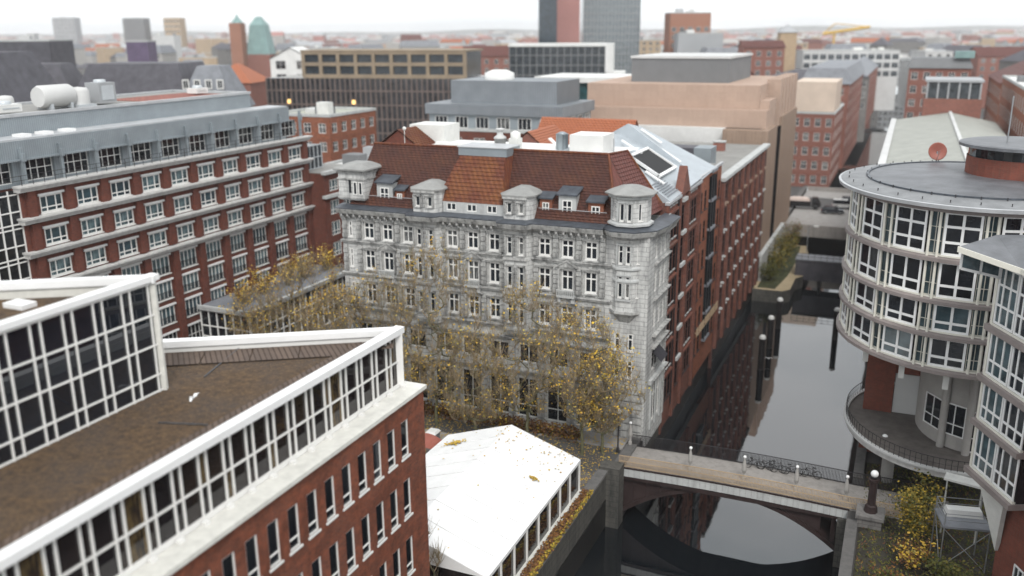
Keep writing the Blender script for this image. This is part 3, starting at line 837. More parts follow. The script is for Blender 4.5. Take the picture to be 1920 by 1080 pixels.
    def quoin(q):
        for j in range(30): q.box(-.5 if j % 2 else -.32, .10, -.09, -.003, .1+j*.66, .1+j*.66+.54)
    shared('quoin', 'quoin', quoin, 'stone_trim', t, TR @ Matrix.Translation((6.95, 0, 0)))
    # string courses
    for z, d in ((16.0, .22), (12.75, .26), (9.35, .36), (8.2, .3), (5.0, .3)):
        c = MB(); c.T = T; c.box(-.1, L-3.3, -d, -.003, z, z+.16); c.box(-.1, L-3.3, -d-.1, -.003, z+.16, z+.26)
        c.T = TR; c.box(2.0, 7.1, -d, -.003, z, z+.16); c.box(2.0, 7.15, -d-.1, -.003, z+.16, z+.26)
        part('string_course', c, 'stone_trim', t)
    # shop fascia on the canal side
    c = MB(); c.T = TR; c.box(1.2, 6.8, -.3, -.003, 5.0, 5.4); part('shop_cornice', c, 'stone_pale', t)
    for u in (2.1, 3.8, 5.5):
        c = MB(); c.T = TR; c.box(u-.14, u+.14, -.14, -.003, .3, 5.0); part('shop_pillar', c, 'stone_pale', t)
    sb = MB(); sb.T = TR; sb.add([(2.2, -.02, 7.9), (4.6, -.02, 7.9), (4.6, -.9, 7.0), (2.2, -.9, 7.0)], [(0, 1, 2, 3), (3, 2, 1, 0)]); part('awning', sb, 'slate', t)
    # main cornice, following the bays
    def sweep(q, path, prof, m=0):
        """path: list of (x,y,nx,ny) ; prof: list of (out,z) closed upward"""
        rows = [[(x+nx*o, y+ny*o, z) for x, y, nx, ny in path] for o, z in prof]
        for (a, c) in zip(rows, rows[1:]):
            for i in range(len(path)-1): q.quad(a[i], a[i+1], c[i+1], c[i], m)
    BA, BB = (8.15, 11.2), (17.45, 20.4); CO = (-21.25, 74.85); RB = 1.62
    def oct_pts(r, n=8, off=22.5): return [(CO[0]+r*math.cos(R(off+360/n*k)), CO[1]+r*math.sin(R(off+360/n*k))) for k in range(n)]
    path = [(X0-.1, Y0, 0, -1)]
    for a, c in (BA, BB): path += [(X0+a, Y0, -.3, -1), (X0+a+.4, Y0-.75, -.35, -1), (X0+c-.4, Y0-.75, .35, -1), (X0+c, Y0, .3, -1)]
    s = 1/math.cos(R(22.5))
    arc = [(CO[0]+RB*s*math.cos(R(g)), CO[1]+RB*s*math.sin(R(g)), math.cos(R(g))*s, math.sin(R(g))*s) for g in (202.5, 247.5, 292.5, 337.5)]
    path += [(X0+27.2, Y0, 0, -1)]+arc+[(-19.2, Y0+2.6, 1, 0), (-19.2, Y0+7.0, 1, 0)]
    c = MB(); sweep(c, path, [(0, 18.35), (.12, 18.4), (.12, 18.65), (.3, 18.75), (.3, 18.88), (.75, 19.0), (.85, 19.2), (.95, 19.4), (.95, 19.46)])
    part('main_cornice', c, 'stone_trim', t)
    c = MB(); sweep(c, path, [(.95, 19.47), (1.0, 19.5), (1.0, 19.56), (.05, 19.74), (-.5, 19.78)]); 
    part('eaves_flashing', c, 'zinc_dark', t)
    for k in range(40):
        u = .4+k*.7
        if any(a-.3 < u < b_+.3 for a, b_ in (BA, BB)) or u > 27.3: continue
        def br(q): q.box(-.09, .09, -.68, -.003, 18.72, 18.98); q.box(-.09, .09, -.36, -.003, 18.45, 18.72)
        shared('bracket', 'brk', br, 'stone_trim', t, T @ Matrix.Translation((u, 0, 0)))
    for k in range(9):
        shared('bracket', 'brk', br, 'stone_trim', t, TR @ Matrix.Translation((2.9+k*.48, 0, 0)))
    # two shallow bays with paired windows
    for a, c_ in (BA, BB):
        x0, x1 = X0+a, X0+c_
        tops = []
        q = MB()
        TF = wallT(x0+.4, Y0-.75, 0); W = c_-a-.8
        bo = []
        for z, h in (R1, R2, R3):
            for uu in (.5, W-.5): bo.append((uu-.24, uu+.24, z, z+h))
        for uu in (.5, W-.5): bo.append((uu-.24, uu+.24, 20.3, 21.25))
        q.T = TF; q.facade(W, 9.0, 21.8, bo, .2); q.T = Matrix()
        for p1, p2 in (((x0, Y0), (x0+.4, Y0-.75)), ((x1-.4, Y0-.75), (x1, Y0))): q.quad((*p1, 9), (*p2, 9), (*p2, 21.8), (*p1, 21.8))
        q.quad((x0, Y0+2, 19.4), (x0, Y0, 19.4), (x0, Y0, 21.8), (x0, Y0+2, 21.8)); q.quad((x1, Y0, 19.4), (x1, Y0+2, 19.4), (x1, Y0+2, 21.8), (x1, Y0, 21.8))
        q.poly([(x0, Y0, 9), (x1, Y0, 9), (x1-.4, Y0-.75, 9), (x0+.4, Y0-.75, 9)])
        part('bay_wall', q, 'ashlar', t)
        for o in bo: win(t, TF, o[0], o[2], .48, o[3]-o[2], (), (.66,) if o[2] < 20 else (), fw=.075, bw=.08, y=.12, sill=.08, gm='window_glass')
        for z, h in (R1, R2, R3, (20.35, .9)):
            def bs(qq, h=h, W=W):
                for uu in (.5, W-.5):
                    qq.box(uu-.36, uu-.25, -.08, -.003, -.1, h+.05); qq.box(uu+.25, uu+.36, -.08, -.003, -.1, h+.05)
                    qq.box(uu-.42, uu+.42, -.16, -.003, h+.05, h+.18); qq.box(uu-.4, uu+.4, -.14, -.003, -.2, -.1)
                    if h > 1: qq.box(uu-.32, uu+.32, -.07, -.003, -.62, -.3)
                for k in range(int((h+.4)/.4)): qq.box(0, .14, -.1, -.003, k*.4-.1, k*.4+.2); qq.box(W-.14, W, -.1, -.003, k*.4-.1, k*.4+.2); qq.box(W/2-.14, W/2+.14, -.09, -.003, k*.4-.1, k*.4+.2)
            shared('bay_trim', ('bs', round(W, 2), h), bs, 'stone_trim', t, TF @ Matrix.Translation((0, 0, z)))
        for z in (9.3, 12.75, 16.0, 21.6):
            q = MB(); q.T = TF; q.box(-.1, W+.1, -.2, -.003, z, z+.2); part('bay_course', q, 'stone_trim', t)
        q = MB(); o_ = .4
        o_ = .22
        base = [(x0-o_, Y0+2.2), (x0-o_, Y0-.1), (x0+.3, Y0-.75-o_), (x1-.3, Y0-.75-o_), (x1+o_, Y0-.1), (x1+o_, Y0+2.2)]
        q.loft([[(x, y, 21.8) for x, y in base], [(x, y, 21.93) for x, y in base], [((x+x0+x1)/2-x*0+0 if 0 else (x0+x1)/2+(x-(x0+x1)/2)*.25, Y0+1.6+(y-Y0-1.6)*.25, 22.5) for x, y in base]])
        part('bay_cap', q, 'lead_cap', t)
    # corner turret
    q = MB(); 
    n = 8
    for k in range(n):
        a0, a1 = R(22.5+45*k), R(22.5+45*(k+1)); s_ = RB/math.cos(R(22.5))
        p0 = (CO[0]+s_*math.cos(a0), CO[1]+s_*math.sin(a0)); p1 = (CO[0]+s_*math.cos(a1), CO[1]+s_*math.sin(a1))
        mid = 45*(k+1)                                        # facing direction
        TW = wallT(*p0, mid+90); W = math.dist(p0, p1)
        bo = []
        if mid % 360 == 270:
            for z, h in (R1, R2, (20.3, 1.5), (10.1, 1.6)):
                for uu in (.34, W-.34): bo.append((uu-.2, uu+.2, z, z+h))
        elif mid % 360 in (225, 315):
            for z, h in (R1, R2, (20.3, 1.5)): bo.append((W/2-.16, W/2+.16, z, z+h))
        q.T = TW; q.facade(W, 12.2 if 180 <= mid % 360 <= 360 else 19, 22.5, [o for o in bo if o[2] > 12.2], .16); q.T = Matrix()
        for o in bo:
            if o[2] > 12.2: win(t, TW, o[0], o[2], o[1]-o[0], o[3]-o[2], (), (.66,) if o[2] < 20 else (), fw=.07, bw=.07, y=.1, sill=.07)
        if 180 <= mid % 360 <= 360:
            for z, h in (R1, R2, (20.3, 1.5)):
                def ts(qq, W=W, h=h):
                    for uu in ((.34, W-.34)):
                        qq.box(uu-.28, uu-.2, -.07, -.003, -.1, h+.05); qq.box(uu+.2, uu+.28, -.07, -.003, -.1, h+.05); qq.box(uu-.32, uu+.32, -.13, -.003, h+.05, h+.16)
                    qq.box(0, W, -.12, -.003, -.3, -.15); qq.box(-.05, .1, -.07, -.003, -.3, h+.2)
                if mid % 360 == 270: shared('turret_trim', ('ts', h), ts, 'stone_pale', t, TW @ Matrix.Translation((0, 0, z)))
    part('turret_wall', q, 'ashlar', t)
    q = MB()
    def ring(r, z): return [(x, y, z) for x, y in oct_pts(r/math.cos(R(22.5)))]
    q.loft([ring(.7, 10.6), ring(1.15, 11.1), ring(1.5, 11.7), ring(1.8, 12.0), ring(1.8, 12.25)])
    part('turret_corbel', q, 'stone_trim', t)
    for z, o in ((16.0, .14), (19.85, .26), (22.2, .2), (14.9, .08)):
        q = MB(); q.loft([ring(RB+.01, z-.12), ring(RB+o, z), ring(RB+o, z+.16), ring(RB+.01, z+.3)], cap=False); part('turret_ring', q, 'stone_pale', t)
    q = MB(); q.loft([ring(RB+.5, 22.48), ring(RB+.52, 22.6), ring(.9, 23.1), ring(.1, 23.25)]); part('turret_cap', q, 'lead_cap', t)
    # left end turret
    q = MB(); q.box(X0-.2, X0+2.7, Y0+.1, Y0+3.0, 20.2, 23.1); part('end_turret', q, 'ashlar', t)
    for z in (20.35, 22.2, 22.85):
        q = MB(); q.box(X0-.3, X0+2.8, Y0-.02, Y0+3.1, z, z+.14); part('end_turret_course', q, 'stone_trim', t)
    for u in (1.5, 2.1):
        win(t, wallT(X0, Y0+.1, 0), u, 20.75, .42, 1.25, (), (), fw=.07, y=-.01)
    q = MB(); q.box(X0+1.0, X0+1.25, Y0+.05, Y0+.12, 20.9, 22.3); part('slit_window', q, 'dark_glass', t)
    q = MB(); q.loft([[(X0-.5, Y0-.3, 23.1), (X0+3.1, Y0-.3, 23.1), (X0+3.1, Y0+3.3, 23.1), (X0-.5, Y0+3.3, 23.1)], [(X0-.5, Y0-.3, 23.25), (X0+3.1, Y0-.3, 23.25), (X0+3.1, Y0+3.3, 23.25), (X0-.5, Y0+3.3, 23.25)], [(X0+.6, Y0+.8, 23.75), (X0+2.2, Y0+.8, 23.75), (X0+2.2, Y0+2.4, 23.75), (X0+.6, Y0+2.4, 23.75)]])
    part('end_turret_cap', q, 'lead_cap', t)
    # tiled mansard
    q = MB()
    yf, zb, yr, zr = Y0+.25, 19.75, 78.1, 25.2
    tile_slope(q, (X0+.9, yf, zb), (X0+27.9, yf, zb), (-24.4, yr, zr), (-48.9, yr, zr), 25)
    part('tiled_slope', q, 'tile_dark', t)
    q = MB(); tile_slope(q, (-20.4, Y0+1.5, zb+.3), (-19.9, 81.2, zb+.3), (-23.6, 81.2, zr), (-24.4, yr, zr), 17)
    q.poly([(-22.4, yf, zb), (-20.4, Y0+1.5, zb+.3), (-24.4, yr, zr)])
    part('tiled_hip', q, 'tile_red', t)
    q = MB(); q.tube([(-48.9, yr, zr+.05), (-24.4, yr, zr+.05)], .14, 6); q.tube([(-24.4, yr, zr+.05), (-22.3, yf+.1, zb+.2)], .13, 6); q.tube([(-24.4, yr, zr+.05), (-23.6, 81.2, zr+.05), (-19.9, 81.2, zb+.4)], .13, 6)
    part('ridge_tiles', q, 'tile_rust', t)
    q = MB(); q.quad((X0+.9, yf, zb), (-48.9, yr, zr), (-48.9, 84, zr), (X0+.9, 84, zb)); part('party_wall', q, 'brick_hotel', t)
    q = MB(); q.quad((-48.9, yr, zr-.25), (-24.4, yr, zr-.25), (-23.6, 86, zr-.25), (-48.9, 86, zr-.25)); part('flat_roof', q, 'flat_white', t)
    # tall steep centre roof with zinc cap
    q = MB()
    a, b2, c2, d2 = (X0+10.5, Y0+.15, 20.75), (X0+17.3, Y0+.15, 20.75), (X0+16.5, 76.4, 24.75), (X0+11.9, 76.4, 24.75)
    tile_slope(q, a, b2, c2, d2, 12)
    q.quad(d2, (X0+10.9, 77.6, 24.0), (X0+10.2, Y0+1.8, 20.75), a); q.quad(b2, (X0+17.4, Y0+1.8, 20.75), (X0+16.8, 78.1, 24.75), c2)
    part('centre_roof', q, 'tile_rust', t)
    q = MB(); q.box(X0+11.7, X0+16.65, 76.35, 79.5, 24.75, 25.5); part('centre_cap', q, 'zinc', t)
    q = MB(); q.box(X0+11.6, X0+16.75, 76.25, 79.6, 25.5, 25.58); part('cap_lid', q, 'zinc_pale', t)
    # attic wall under it
    TA = wallT(X0+11.25, Y0+.12, 0); WA = 6.15
    ao = [(u-.5, u+.5, 19.95, 20.65) for u in (.85, 2.95, 5.0)]
    q = MB(); q.T = TA; q.facade(WA, 19.65, 20.77, ao, .18); part('attic_wall', q, 'stone_pale', t)
    for o in ao: win(t, TA, o[0], o[2], 1.0, .7, (.5,), (), fw=.09, bw=.1, y=.1)
    # dormers
    def dormer(x, w, zb_, h, m_wall, label=None, big=True):
        y = Y0+.85
        q = MB(); q.box(x-w/2, x+w/2, y, y+2.2, zb_, zb_+h)
        d = part('dormer', q, m_wall, t, label)
        r = MB(); o_ = .16
        r.add([(x-w/2-o_, y-.22, zb_+h-.02), (x+w/2+o_, y-.22, zb_+h-.02), (x+w/2+o_, y+2.4, zb_+h+.75), (x-w/2-o_, y+2.4, zb_+h+.75),
               (x-w/2-o_, y-.22, zb_+h+.12), (x+w/2+o_, y-.22, zb_+h+.12), (x+w/2+o_, y+2.4, zb_+h+.89), (x-w/2-o_, y+2.4, zb_+h+.89)],
              [(0, 3, 2, 1), (4, 5, 6, 7), (0, 1, 5, 4), (1, 2, 6, 5), (2, 3, 7, 6), (3, 0, 4, 7)])
        part('dormer_roof', r, 'zinc_dark', d)
        ww, wh = (w*.56, h*.6)
        win(d, wallT(x-ww/2, y, 0), 0, zb_+h*.2, ww, wh, (.5,), (.5,), fw=.09, bw=.09, y=-.01)
    dormer(-45.75, 1.75, 19.85, 2.07, 'stone_pale', 'large pale grey dormer')
    dormer(-44.1, .95, 19.85, 1.47, 'brick_orange', 'small dormer with orange brick cheeks')
    dormer(-29.05, 1.15, 19.85, 1.67, 'brick_orange')
    dormer(-27.0, 1.65, 19.85, 2.07, 'stone_pale', 'large pale grey dormer')
    dormer(-24.35, 1.4, 19.85, 1.62, 'brick_orange', 'small dormer with orange brick cheeks')
    for x0, x1 in ((X0+1, X0+7.8), (X0+20.6, X0+27.0)): q = MB(); q.tube([(x0, Y0+.72, 20.65), (x1, Y0+.72, 20.65)], .03, 5); part('snow_rail', q, 'zinc_pale', t)
    # roof top boxes
    q = MB(); q.box(-28.9, -25.6, 80.2, 83.5, 24.95, 26.6); part('lift_house', q, 'flat_white', t)
    q = MB(); q.box(-47.3, -43.3, 82.5, 86, 24.9, 26.75); part('stair_house', q, 'offwhite', t)
    q = MB(); q.lathe((-36.2, 80.6, 24.9), [(.55, 0), (.55, 1.0), (.62, 1.0), (.62, 1.15), (.3, 1.4), (.3, 1.8), (.45, 1.85), (.4, 2.0)], 12); part('roof_vent', q, 'pale_clad', t)
    q = MB(); q.box(-35.2, -34.2, 80.4, 81.4, 24.9, 26.0); q.lathe((-34.7, 80.9, 26.0), [(.5, 0), (.5, .5), (.1, .7)], 10); part('roof_vent', q, 'offwhite', t)
    q = MB(); q.lathe((-30.3, 82, 24.9), [(.6, 0), (.6, 1.5), (.66, 1.52), (.2, 1.75)], 14); part('roof_tank', q, 'zinc', t)
    q = MB(); q.box(-43.2, -36.4, 80.4, 80.9, 24.9, 25.35); part('pipe_cover', q, 'flat_white', t)
    q = MB(); q.tube([(-45.9, 79, 25.0), (-45.9, 79, 26.6)], .05, 5); q.ball((-45.9, 79, 26.7), .2, 8, 0); part('vent_pipe', q, 'offwhite', t)
grey_house()

# ------------------------------------------------------------------ warehouses along the canal
def niche(q, w, h): q.box(0, w, -.05, 0, 0, h)

def warehouses():
    XW = -19.6
    # A: dark red with a small gable
    t = thing('brick_warehouse', 'dark red brick warehouse with stepped canal gable next to the grey house', 'warehouse', (-24, 88, 0))
    yA, yB = 80.75, 95.0; T = wallT(XW, yA, 90); L = yB-yA
    ops = []
    for z in (0.3, 3.6, 6.9, 10.2, 13.5, 16.8):
        for u in (.95, 2.2, 3.45): ops.append((u, u+1.0, z, z+2.3))
        ops.append((6.0, 7.5, z, z+2.5))
        for u in (9.55, 10.8, 12.05): ops.append((u, u+1.0, z, z+2.3))
    b = MB(); b.T = T; b.facade(L, -2.5, 20.6, ops, .10, 0)
    b.box(0, L, .4, 1, -5.6, -2.5, 1)
    b.add([(5.0, -.3, 20.6), (8.6, -.3, 20.6), (6.8, -.3, 23.2), (5.0, .5, 20.6), (8.6, .5, 20.6), (6.8, .5, 23.2)], [(0, 1, 2), (0, 2, 5, 3), (1, 4, 5, 2), (4, 3, 5)])
    b.T = Matrix(); b.quad((XW, yA, 18), (-29, yA, 18), (-29, yA, 22), (XW, yA, 20.6))
    part('wall', b, ['brick_canal', 'wet_wall'], t)
    for o in ops: win(t, T, o[0], o[2], o[1]-o[0], o[3]-o[2], (), (.62,), fm='steel_brown', gm='canal_glass', fw=.05, bw=.06, y=.08, sill=.12)
    for z in (3.0, 6.3, 9.6, 12.9, 16.2, 19.5):
        s = MB(); s.T = T; s.box(.6, 4.6, -.22, -.003, z-.1, z+.12); s.box(9.2, 13.2, -.22, -.003, z-.1, z+.12); part('brick_course', s, 'brick_canal', t)
        s = MB(); s.T = T; s.box(5.9, 7.6, -.35, -.003, z+.25, z+.6); part('loading_sill', s, 'stone_pale', t)
    for u in (.15, 4.9, 8.5, 13.9):
        s = MB(); s.T = T; s.box(u-.25, u+.25, -.3, -.003, -2.4, 20.4); part('brick_pier', s, 'brick_canal', t)
    for u in (8.95, 4.55):
        s = MB(); s.T = T; s.tube([(u, -.12, -1), (u, -.12, 20.4)], .07, 6); part('downpipe', s, 'steel_dark', t)
    r = MB(); r.T = T
    for z in (3.0, 6.3, 9.6, 12.9, 16.2, 19.5):
        for u0 in (1.0, 2.2, 3.4, 9.6, 10.8, 12.0):
            def sl(q): q.box(-.06, .81, -.12, -.003, -.05, .08)
            shared('window_sill', 'wsl', sl, 'stone_pale', t, T @ Matrix.Translation((u0, 0, z+.55)))
    part('gutter', (lambda q: (q.box(-.1, 4.9, -.35, .1, 20.45, 20.7), q.box(8.7, L, -.35, .1, 20.45, 20.7), q)[-1])(r), 'zinc_pale', t)
    # B: orange brick with glazed stair
    t2 = thing('brick_warehouse', 'orange red brick warehouse with a tall glazed stair strip facing the canal', 'warehouse', (-24, 101, 0))
    yC = 107.5; T2 = wallT(XW-.05, yB, 90); L2 = yC-yB
    ops = []
    for z in (0.3, 3.6, 6.9, 10.2, 13.5, 16.9):
        for u in (1.2, 3.3): ops.append((u, u+1.0, z, z+2.1))
        for u in (9.4, 11.0): ops.append((u, u+1.0, z, z+2.1))
    b = MB(); b.T = T2; b.facade(L2, -2.5, 20.9, ops+[(5.6, 8.2, 1, 20.2)], .10, 0); b.box(0, L2, .4, 1, -5.6, -2.5, 1)
    part('wall', b, ['brick_orange', 'wet_wall'], t2)
    for o in ops: win(t2, T2, o[0], o[2], 1.0, 2.1, (), (.62,), fm='steel_brown', gm='canal_glass', fw=.05, bw=.06, y=.08, sill=.12)
    g = MB(); g.T = T2; g.box(5.6, 8.2, -.25, .3, 1, 20.2); part('stair_glazing', g, 'stair_glass', t2)
    g = MB(); g.T = T2
    for z in range(7): g.box(5.55, 8.25, -.42, .0, 1+z*3.3-.15, 1+z*3.3+.15)
    part('stair_frame', g, 'slate_grey', t2)
    for u in (5.6, 6.9, 8.2):
        g = MB(); g.T = T2; g.box(u-.05, u+.05, -.34, -.255, 1, 20.4); part('stair_post', g, 'steel_dark', t2)
    g = MB(); g.T = T2; g.box(0, L2, -.2, .1, 20.75, 21.0); part('gutter', g, 'zinc_pale', t2)
    lt = MB(); lt.T = T2
    lt.box(.3, 12.4, -.43, -.40, 3.42, 3.50); lt.box(.5, .6, -.43, -.005, 3.42, 3.5); lt.box(12.2, 12.3, -.43, -.005, 3.42, 3.5)
    for k in range(16):                     # row of tan metal letters, too small in the photograph to read
        u = .4+k*.76; z = 3.05; v = k % 4
        lt.box(u, u+.11, -.50, -.43, z, z+.95)
        if v != 1: lt.box(u+.36, u+.47, -.50, -.43, z, z+.95)
        if v in (0, 2): lt.box(u+.11, u+.36, -.50, -.43, z+.42, z+.53)
        if v in (1, 3): lt.box(u+.11, u+.45 if v == 1 else u+.36, -.50, -.43, z, z+.11)
        if v in (2, 3): lt.box(u+.11, u+.36, -.50, -.43, z+.84, z+.95)
    part('lettering', lt, 'tan', t2)
    # shared zinc roof over A and B, steep towards the canal
    def zroof(tt, y0, y1, lab):
        q = MB(); q.quad((XW+.25, y0, 20.72), (XW+.25, y1, 20.95), (-28.4, y1, 25.2), (-27.6, y0, 26.3)); q.quad((-27.6, y0, 26.3), (-28.4, y1, 25.2), (-36, y1, 21.5), (-36, y0, 21.5))
        q.quad((XW+.25, y0, 20.72), (-27.6, y0, 26.3), (-36, y0, 21.5), (-30, y0, 18))
        part('zinc_slope', q, 'zinc_roof', tt)
    zroof(t, 81.3, 95.0, ''); zroof(t2, 95.0, 103.0, '')
    q = MB(); q.box(-34, XW-.1, 103.0, 107.4, 20.4, 20.75); part('flat_roof', q, 'felt_grey', t2)
    def onslope(k, y): return (XW+.25+(-27.9-XW-.25)*k, y, 20.8+(25.9-20.8)*k)
    def slopebox(tt, name, mat, k0, k1, y0, y1, h, d=0):
        a, b_ = Vector(onslope(k0, y0)), Vector(onslope(k1, y0)); c, e = Vector(onslope(k1, y1)), Vector(onslope(k0, y1))
        up = Vector((.5, 0, .87))*h; q = MB()
        pts = [a, e, c, b_]; pts = [p-up*.2 for p in pts]+[p+up for p in pts]
        q.add([tuple(p) for p in pts], [(4, 5, 6, 7), (0, 1, 5, 4), (1, 2, 6, 5), (2, 3, 7, 6), (3, 0, 4, 7)])
        part(name, q, mat, tt)
    slopebox(t, 'terrace_dark', 'black_rubber', .28, .62, 86.0, 92.4, .06)  # flat black slab: shade of the sunk terrace opening put into its colour
    for a, c, y0, y1 in ((.26, .29, 85.8, 92.6), (.61, .64, 85.8, 92.6), (.28, .62, 85.8, 86.0), (.28, .62, 92.4, 92.6)): slopebox(t, 'terrace_frame', 'white', a, c, y0, y1, .22)
    for k in range(7):
        slopebox(t, 'snow_bar', 'slate_grey', .05+.03*k, .06+.03*k, 82, 86, .05)
    for k0, k1, y, tt in ((.18, .4, 84.6, t), (.6, .85, 89.3, t), (.3, .55, 95.6, t2), (.62, .9, 98, t2)): slopebox(tt, 'skylight', 'white', k0, k1, y, y+.45, .1)
    q = MB(); q.tube([onslope(.96, 82), onslope(.96, 86)], .1, 5); q.tube([(-25.2, 82.2, 24.2), (-25.2, 82.2, 26.2)], .08, 6); part('vent_pipe', q, 'zinc_pale', t)
    # C: long dark red warehouse with repeated narrow windows and pale arches
    t3 = thing('brick_warehouse', 'long dark red brick warehouse with rows of narrow windows and a flat grey roof', 'warehouse', (-30, 125, 0))
    yD = 144.0; T3 = wallT(XW+.05, yC, 90); L3 = yD-yC
    ops = []; n = 0
    for bay in range(8):
        u0 = 1.1+bay*4.5
        for z, h in ((16.0, 1.9), (12.6, 2.3), (9.2, 2.3), (5.8, 2.3), (2.4, 2.3), (-1.0, 2.2)):
            for k in range(2): ops.append((u0+k*1.6-.1, u0+k*1.6+1.2, z, z+h))
    b = MB(); b.T = T3; b.facade(L3, -2.5, 18.7, ops, .10, 0); b.box(0, L3, .4, 1, -5.6, -2.5, 1); b.T = Matrix()
    b.quad((XW+.05, yC, -5.6), (-36, yC, -5.6), (-36, yC, 18.7), (XW+.05, yC, 18.7)); b.quad((XW+.05, yD, -5), (-46, yD, -5), (-46, yD, 18.7), (XW+.05, yD, 18.7))
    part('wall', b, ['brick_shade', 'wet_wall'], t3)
    for o in ops: win(t3, T3, o[0], o[2], 1.3, o[3]-o[2], (), (.62,), fm='steel_brown', gm='canal_glass', fw=.05, bw=.06, y=.08)
    for bay in range(9):
        u0 = .55+bay*4.5
        if u0 < L3:
            s = MB(); s.T = T3; s.box(u0-.4, u0+.4, -.35, -.003, -2.4, 18.3); part('brick_pier', s, 'brick_canal', t3)
    for bay in range(8):
        u0 = 1.0+bay*4.5
        for z in (15.2, 11.8, 8.4, 5.0, 1.6):
            def hood(q):
                q.box(0, 2.9, -.16, -.003, 0, .26)
                for c0 in (.6, 2.2): q.prism([(c0-.3, -.004), (c0-.22, -.3), (c0, -.42), (c0+.22, -.3), (c0+.3, -.004)], .28, .5, 1)
            shared('window_hood', ('hood', z < 15), hood, ['brick_canal', 'stone_pale' if z < 15 else 'stone_brown'], t3, T3 @ Matrix.Translation((u0, 0, z)))
    s = MB(); s.T = T3; s.box(0, L3+.2, -.4, .6, 18.6, 19.0); part('parapet', s, 'stone_pale', t3)
    s = MB(); s.poly([(XW-.5, yC, 18.75), (XW-.5, yD, 18.75), (-46, yD, 18.75), (-46, yC, 18.75)]); part('flat_roof', s, 'felt_grey', t3)
    for x, y in ((-28.5, 128), (-25.2, 135)):
        s = MB(); s.box(x-.8, x+.8, y-.6, y+.6, 18.75, 20.0, 0); s.box(x-.9, x+.9, y-.7, y+.7, 20.0, 20.2, 1); part('chimney', s, ['brick_far', 'stone_pale'], t3)
    s = MB(); s.box(-26.5, -21.2, 108.2, 111.5, 18.75, 22.3, 0); s.box(-23.2, -21.15, 108.15, 111.5, 18.76, 22.35, 1); part('roof_cabin', s, ['slate', 'zinc'], t3)
    # tiled roofs behind
    def house(name, label, x0, x1, y0, y1, ze, zr, axis, mt, mw, sky=True):
        h = thing(name, label, 'house', ((x0+x1)/2, (y0+y1)/2, 0))
        q = MB(); q.box(x0, x1, y0, y1, 0, ze); 
        if axis == 'x':
            ym = (y0+y1)/2; q.poly([(x0, y0, ze), (x0, ym, zr-.1), (x0, y1, ze)][::-1]); q.poly([(x1, y0, ze), (x1, y1, ze), (x1, ym, zr-.1)])
        else:
            xm = (x0+x1)/2; q.poly([(x0, y0, ze), (x1, y0, ze), (xm, y0, zr-.1)]); q.poly([(x0, y1, ze), (xm, y1, zr-.1), (x1, y1, ze)])
        part('wall', q, mw, h)
        q = MB()
        if axis == 'x': tile_slope(q, (x0-.2, y0-.3, ze), (x1+.2, y0-.3, ze), (x1+.2, ym, zr), (x0-.2, ym, zr), 14); tile_slope(q, (x1+.2, y1+.3, ze), (x0-.2, y1+.3, ze), (x0-.2, ym, zr), (x1+.2, ym, zr), 14)
        else: tile_slope(q, (x1+.3, y0-.2, ze), (x1+.3, y1+.2, ze), (xm, y1+.2, zr), (xm, y0-.2, zr), 14); tile_slope(q, (x0-.3, y1+.2, ze), (x0-.3, y0-.2, ze), (xm, y0-.2, zr), (xm, y1+.2, zr), 14)
        part('roof', q, mt, h)
        return h
    h = house('tiled_house', 'house with bright orange tile roof and two small skylights behind the grey house', -41.5, -34.5, 92, 100, 22.3, 25.4, 'y', 'tile_orange', 'brick_far')
    s = MB(); s.add([(-36.4, 94.4, 24.05), (-36.0, 94.4, 23.7), (-36.0, 95.6, 23.7), (-36.4, 95.6, 24.05)], [(0, 1, 2, 3)]); 
    s = MB(); s.T = Matrix.Translation((-36.3, 94.6, 24.0)) @ Matrix.Rotation(R(41), 4, 'Y'); s.box(-.5, .5, 0, .8, -.1, .15); part('skylight', s, 'white', h)
    house('tiled_house', 'house with long orange red tile roof in front of the beige stone block', -46, -33, 113, 121, 20.5, 24.6, 'x', 'tile_orange', 'brick_far')
    house('tiled_house', 'small brick house with rust red tile roof behind the left end of the grey house', -49.2, -44, 79, 86, 24.6, 26.6, 'y', 'tile_rust', 'brick_hotel')
warehouses()

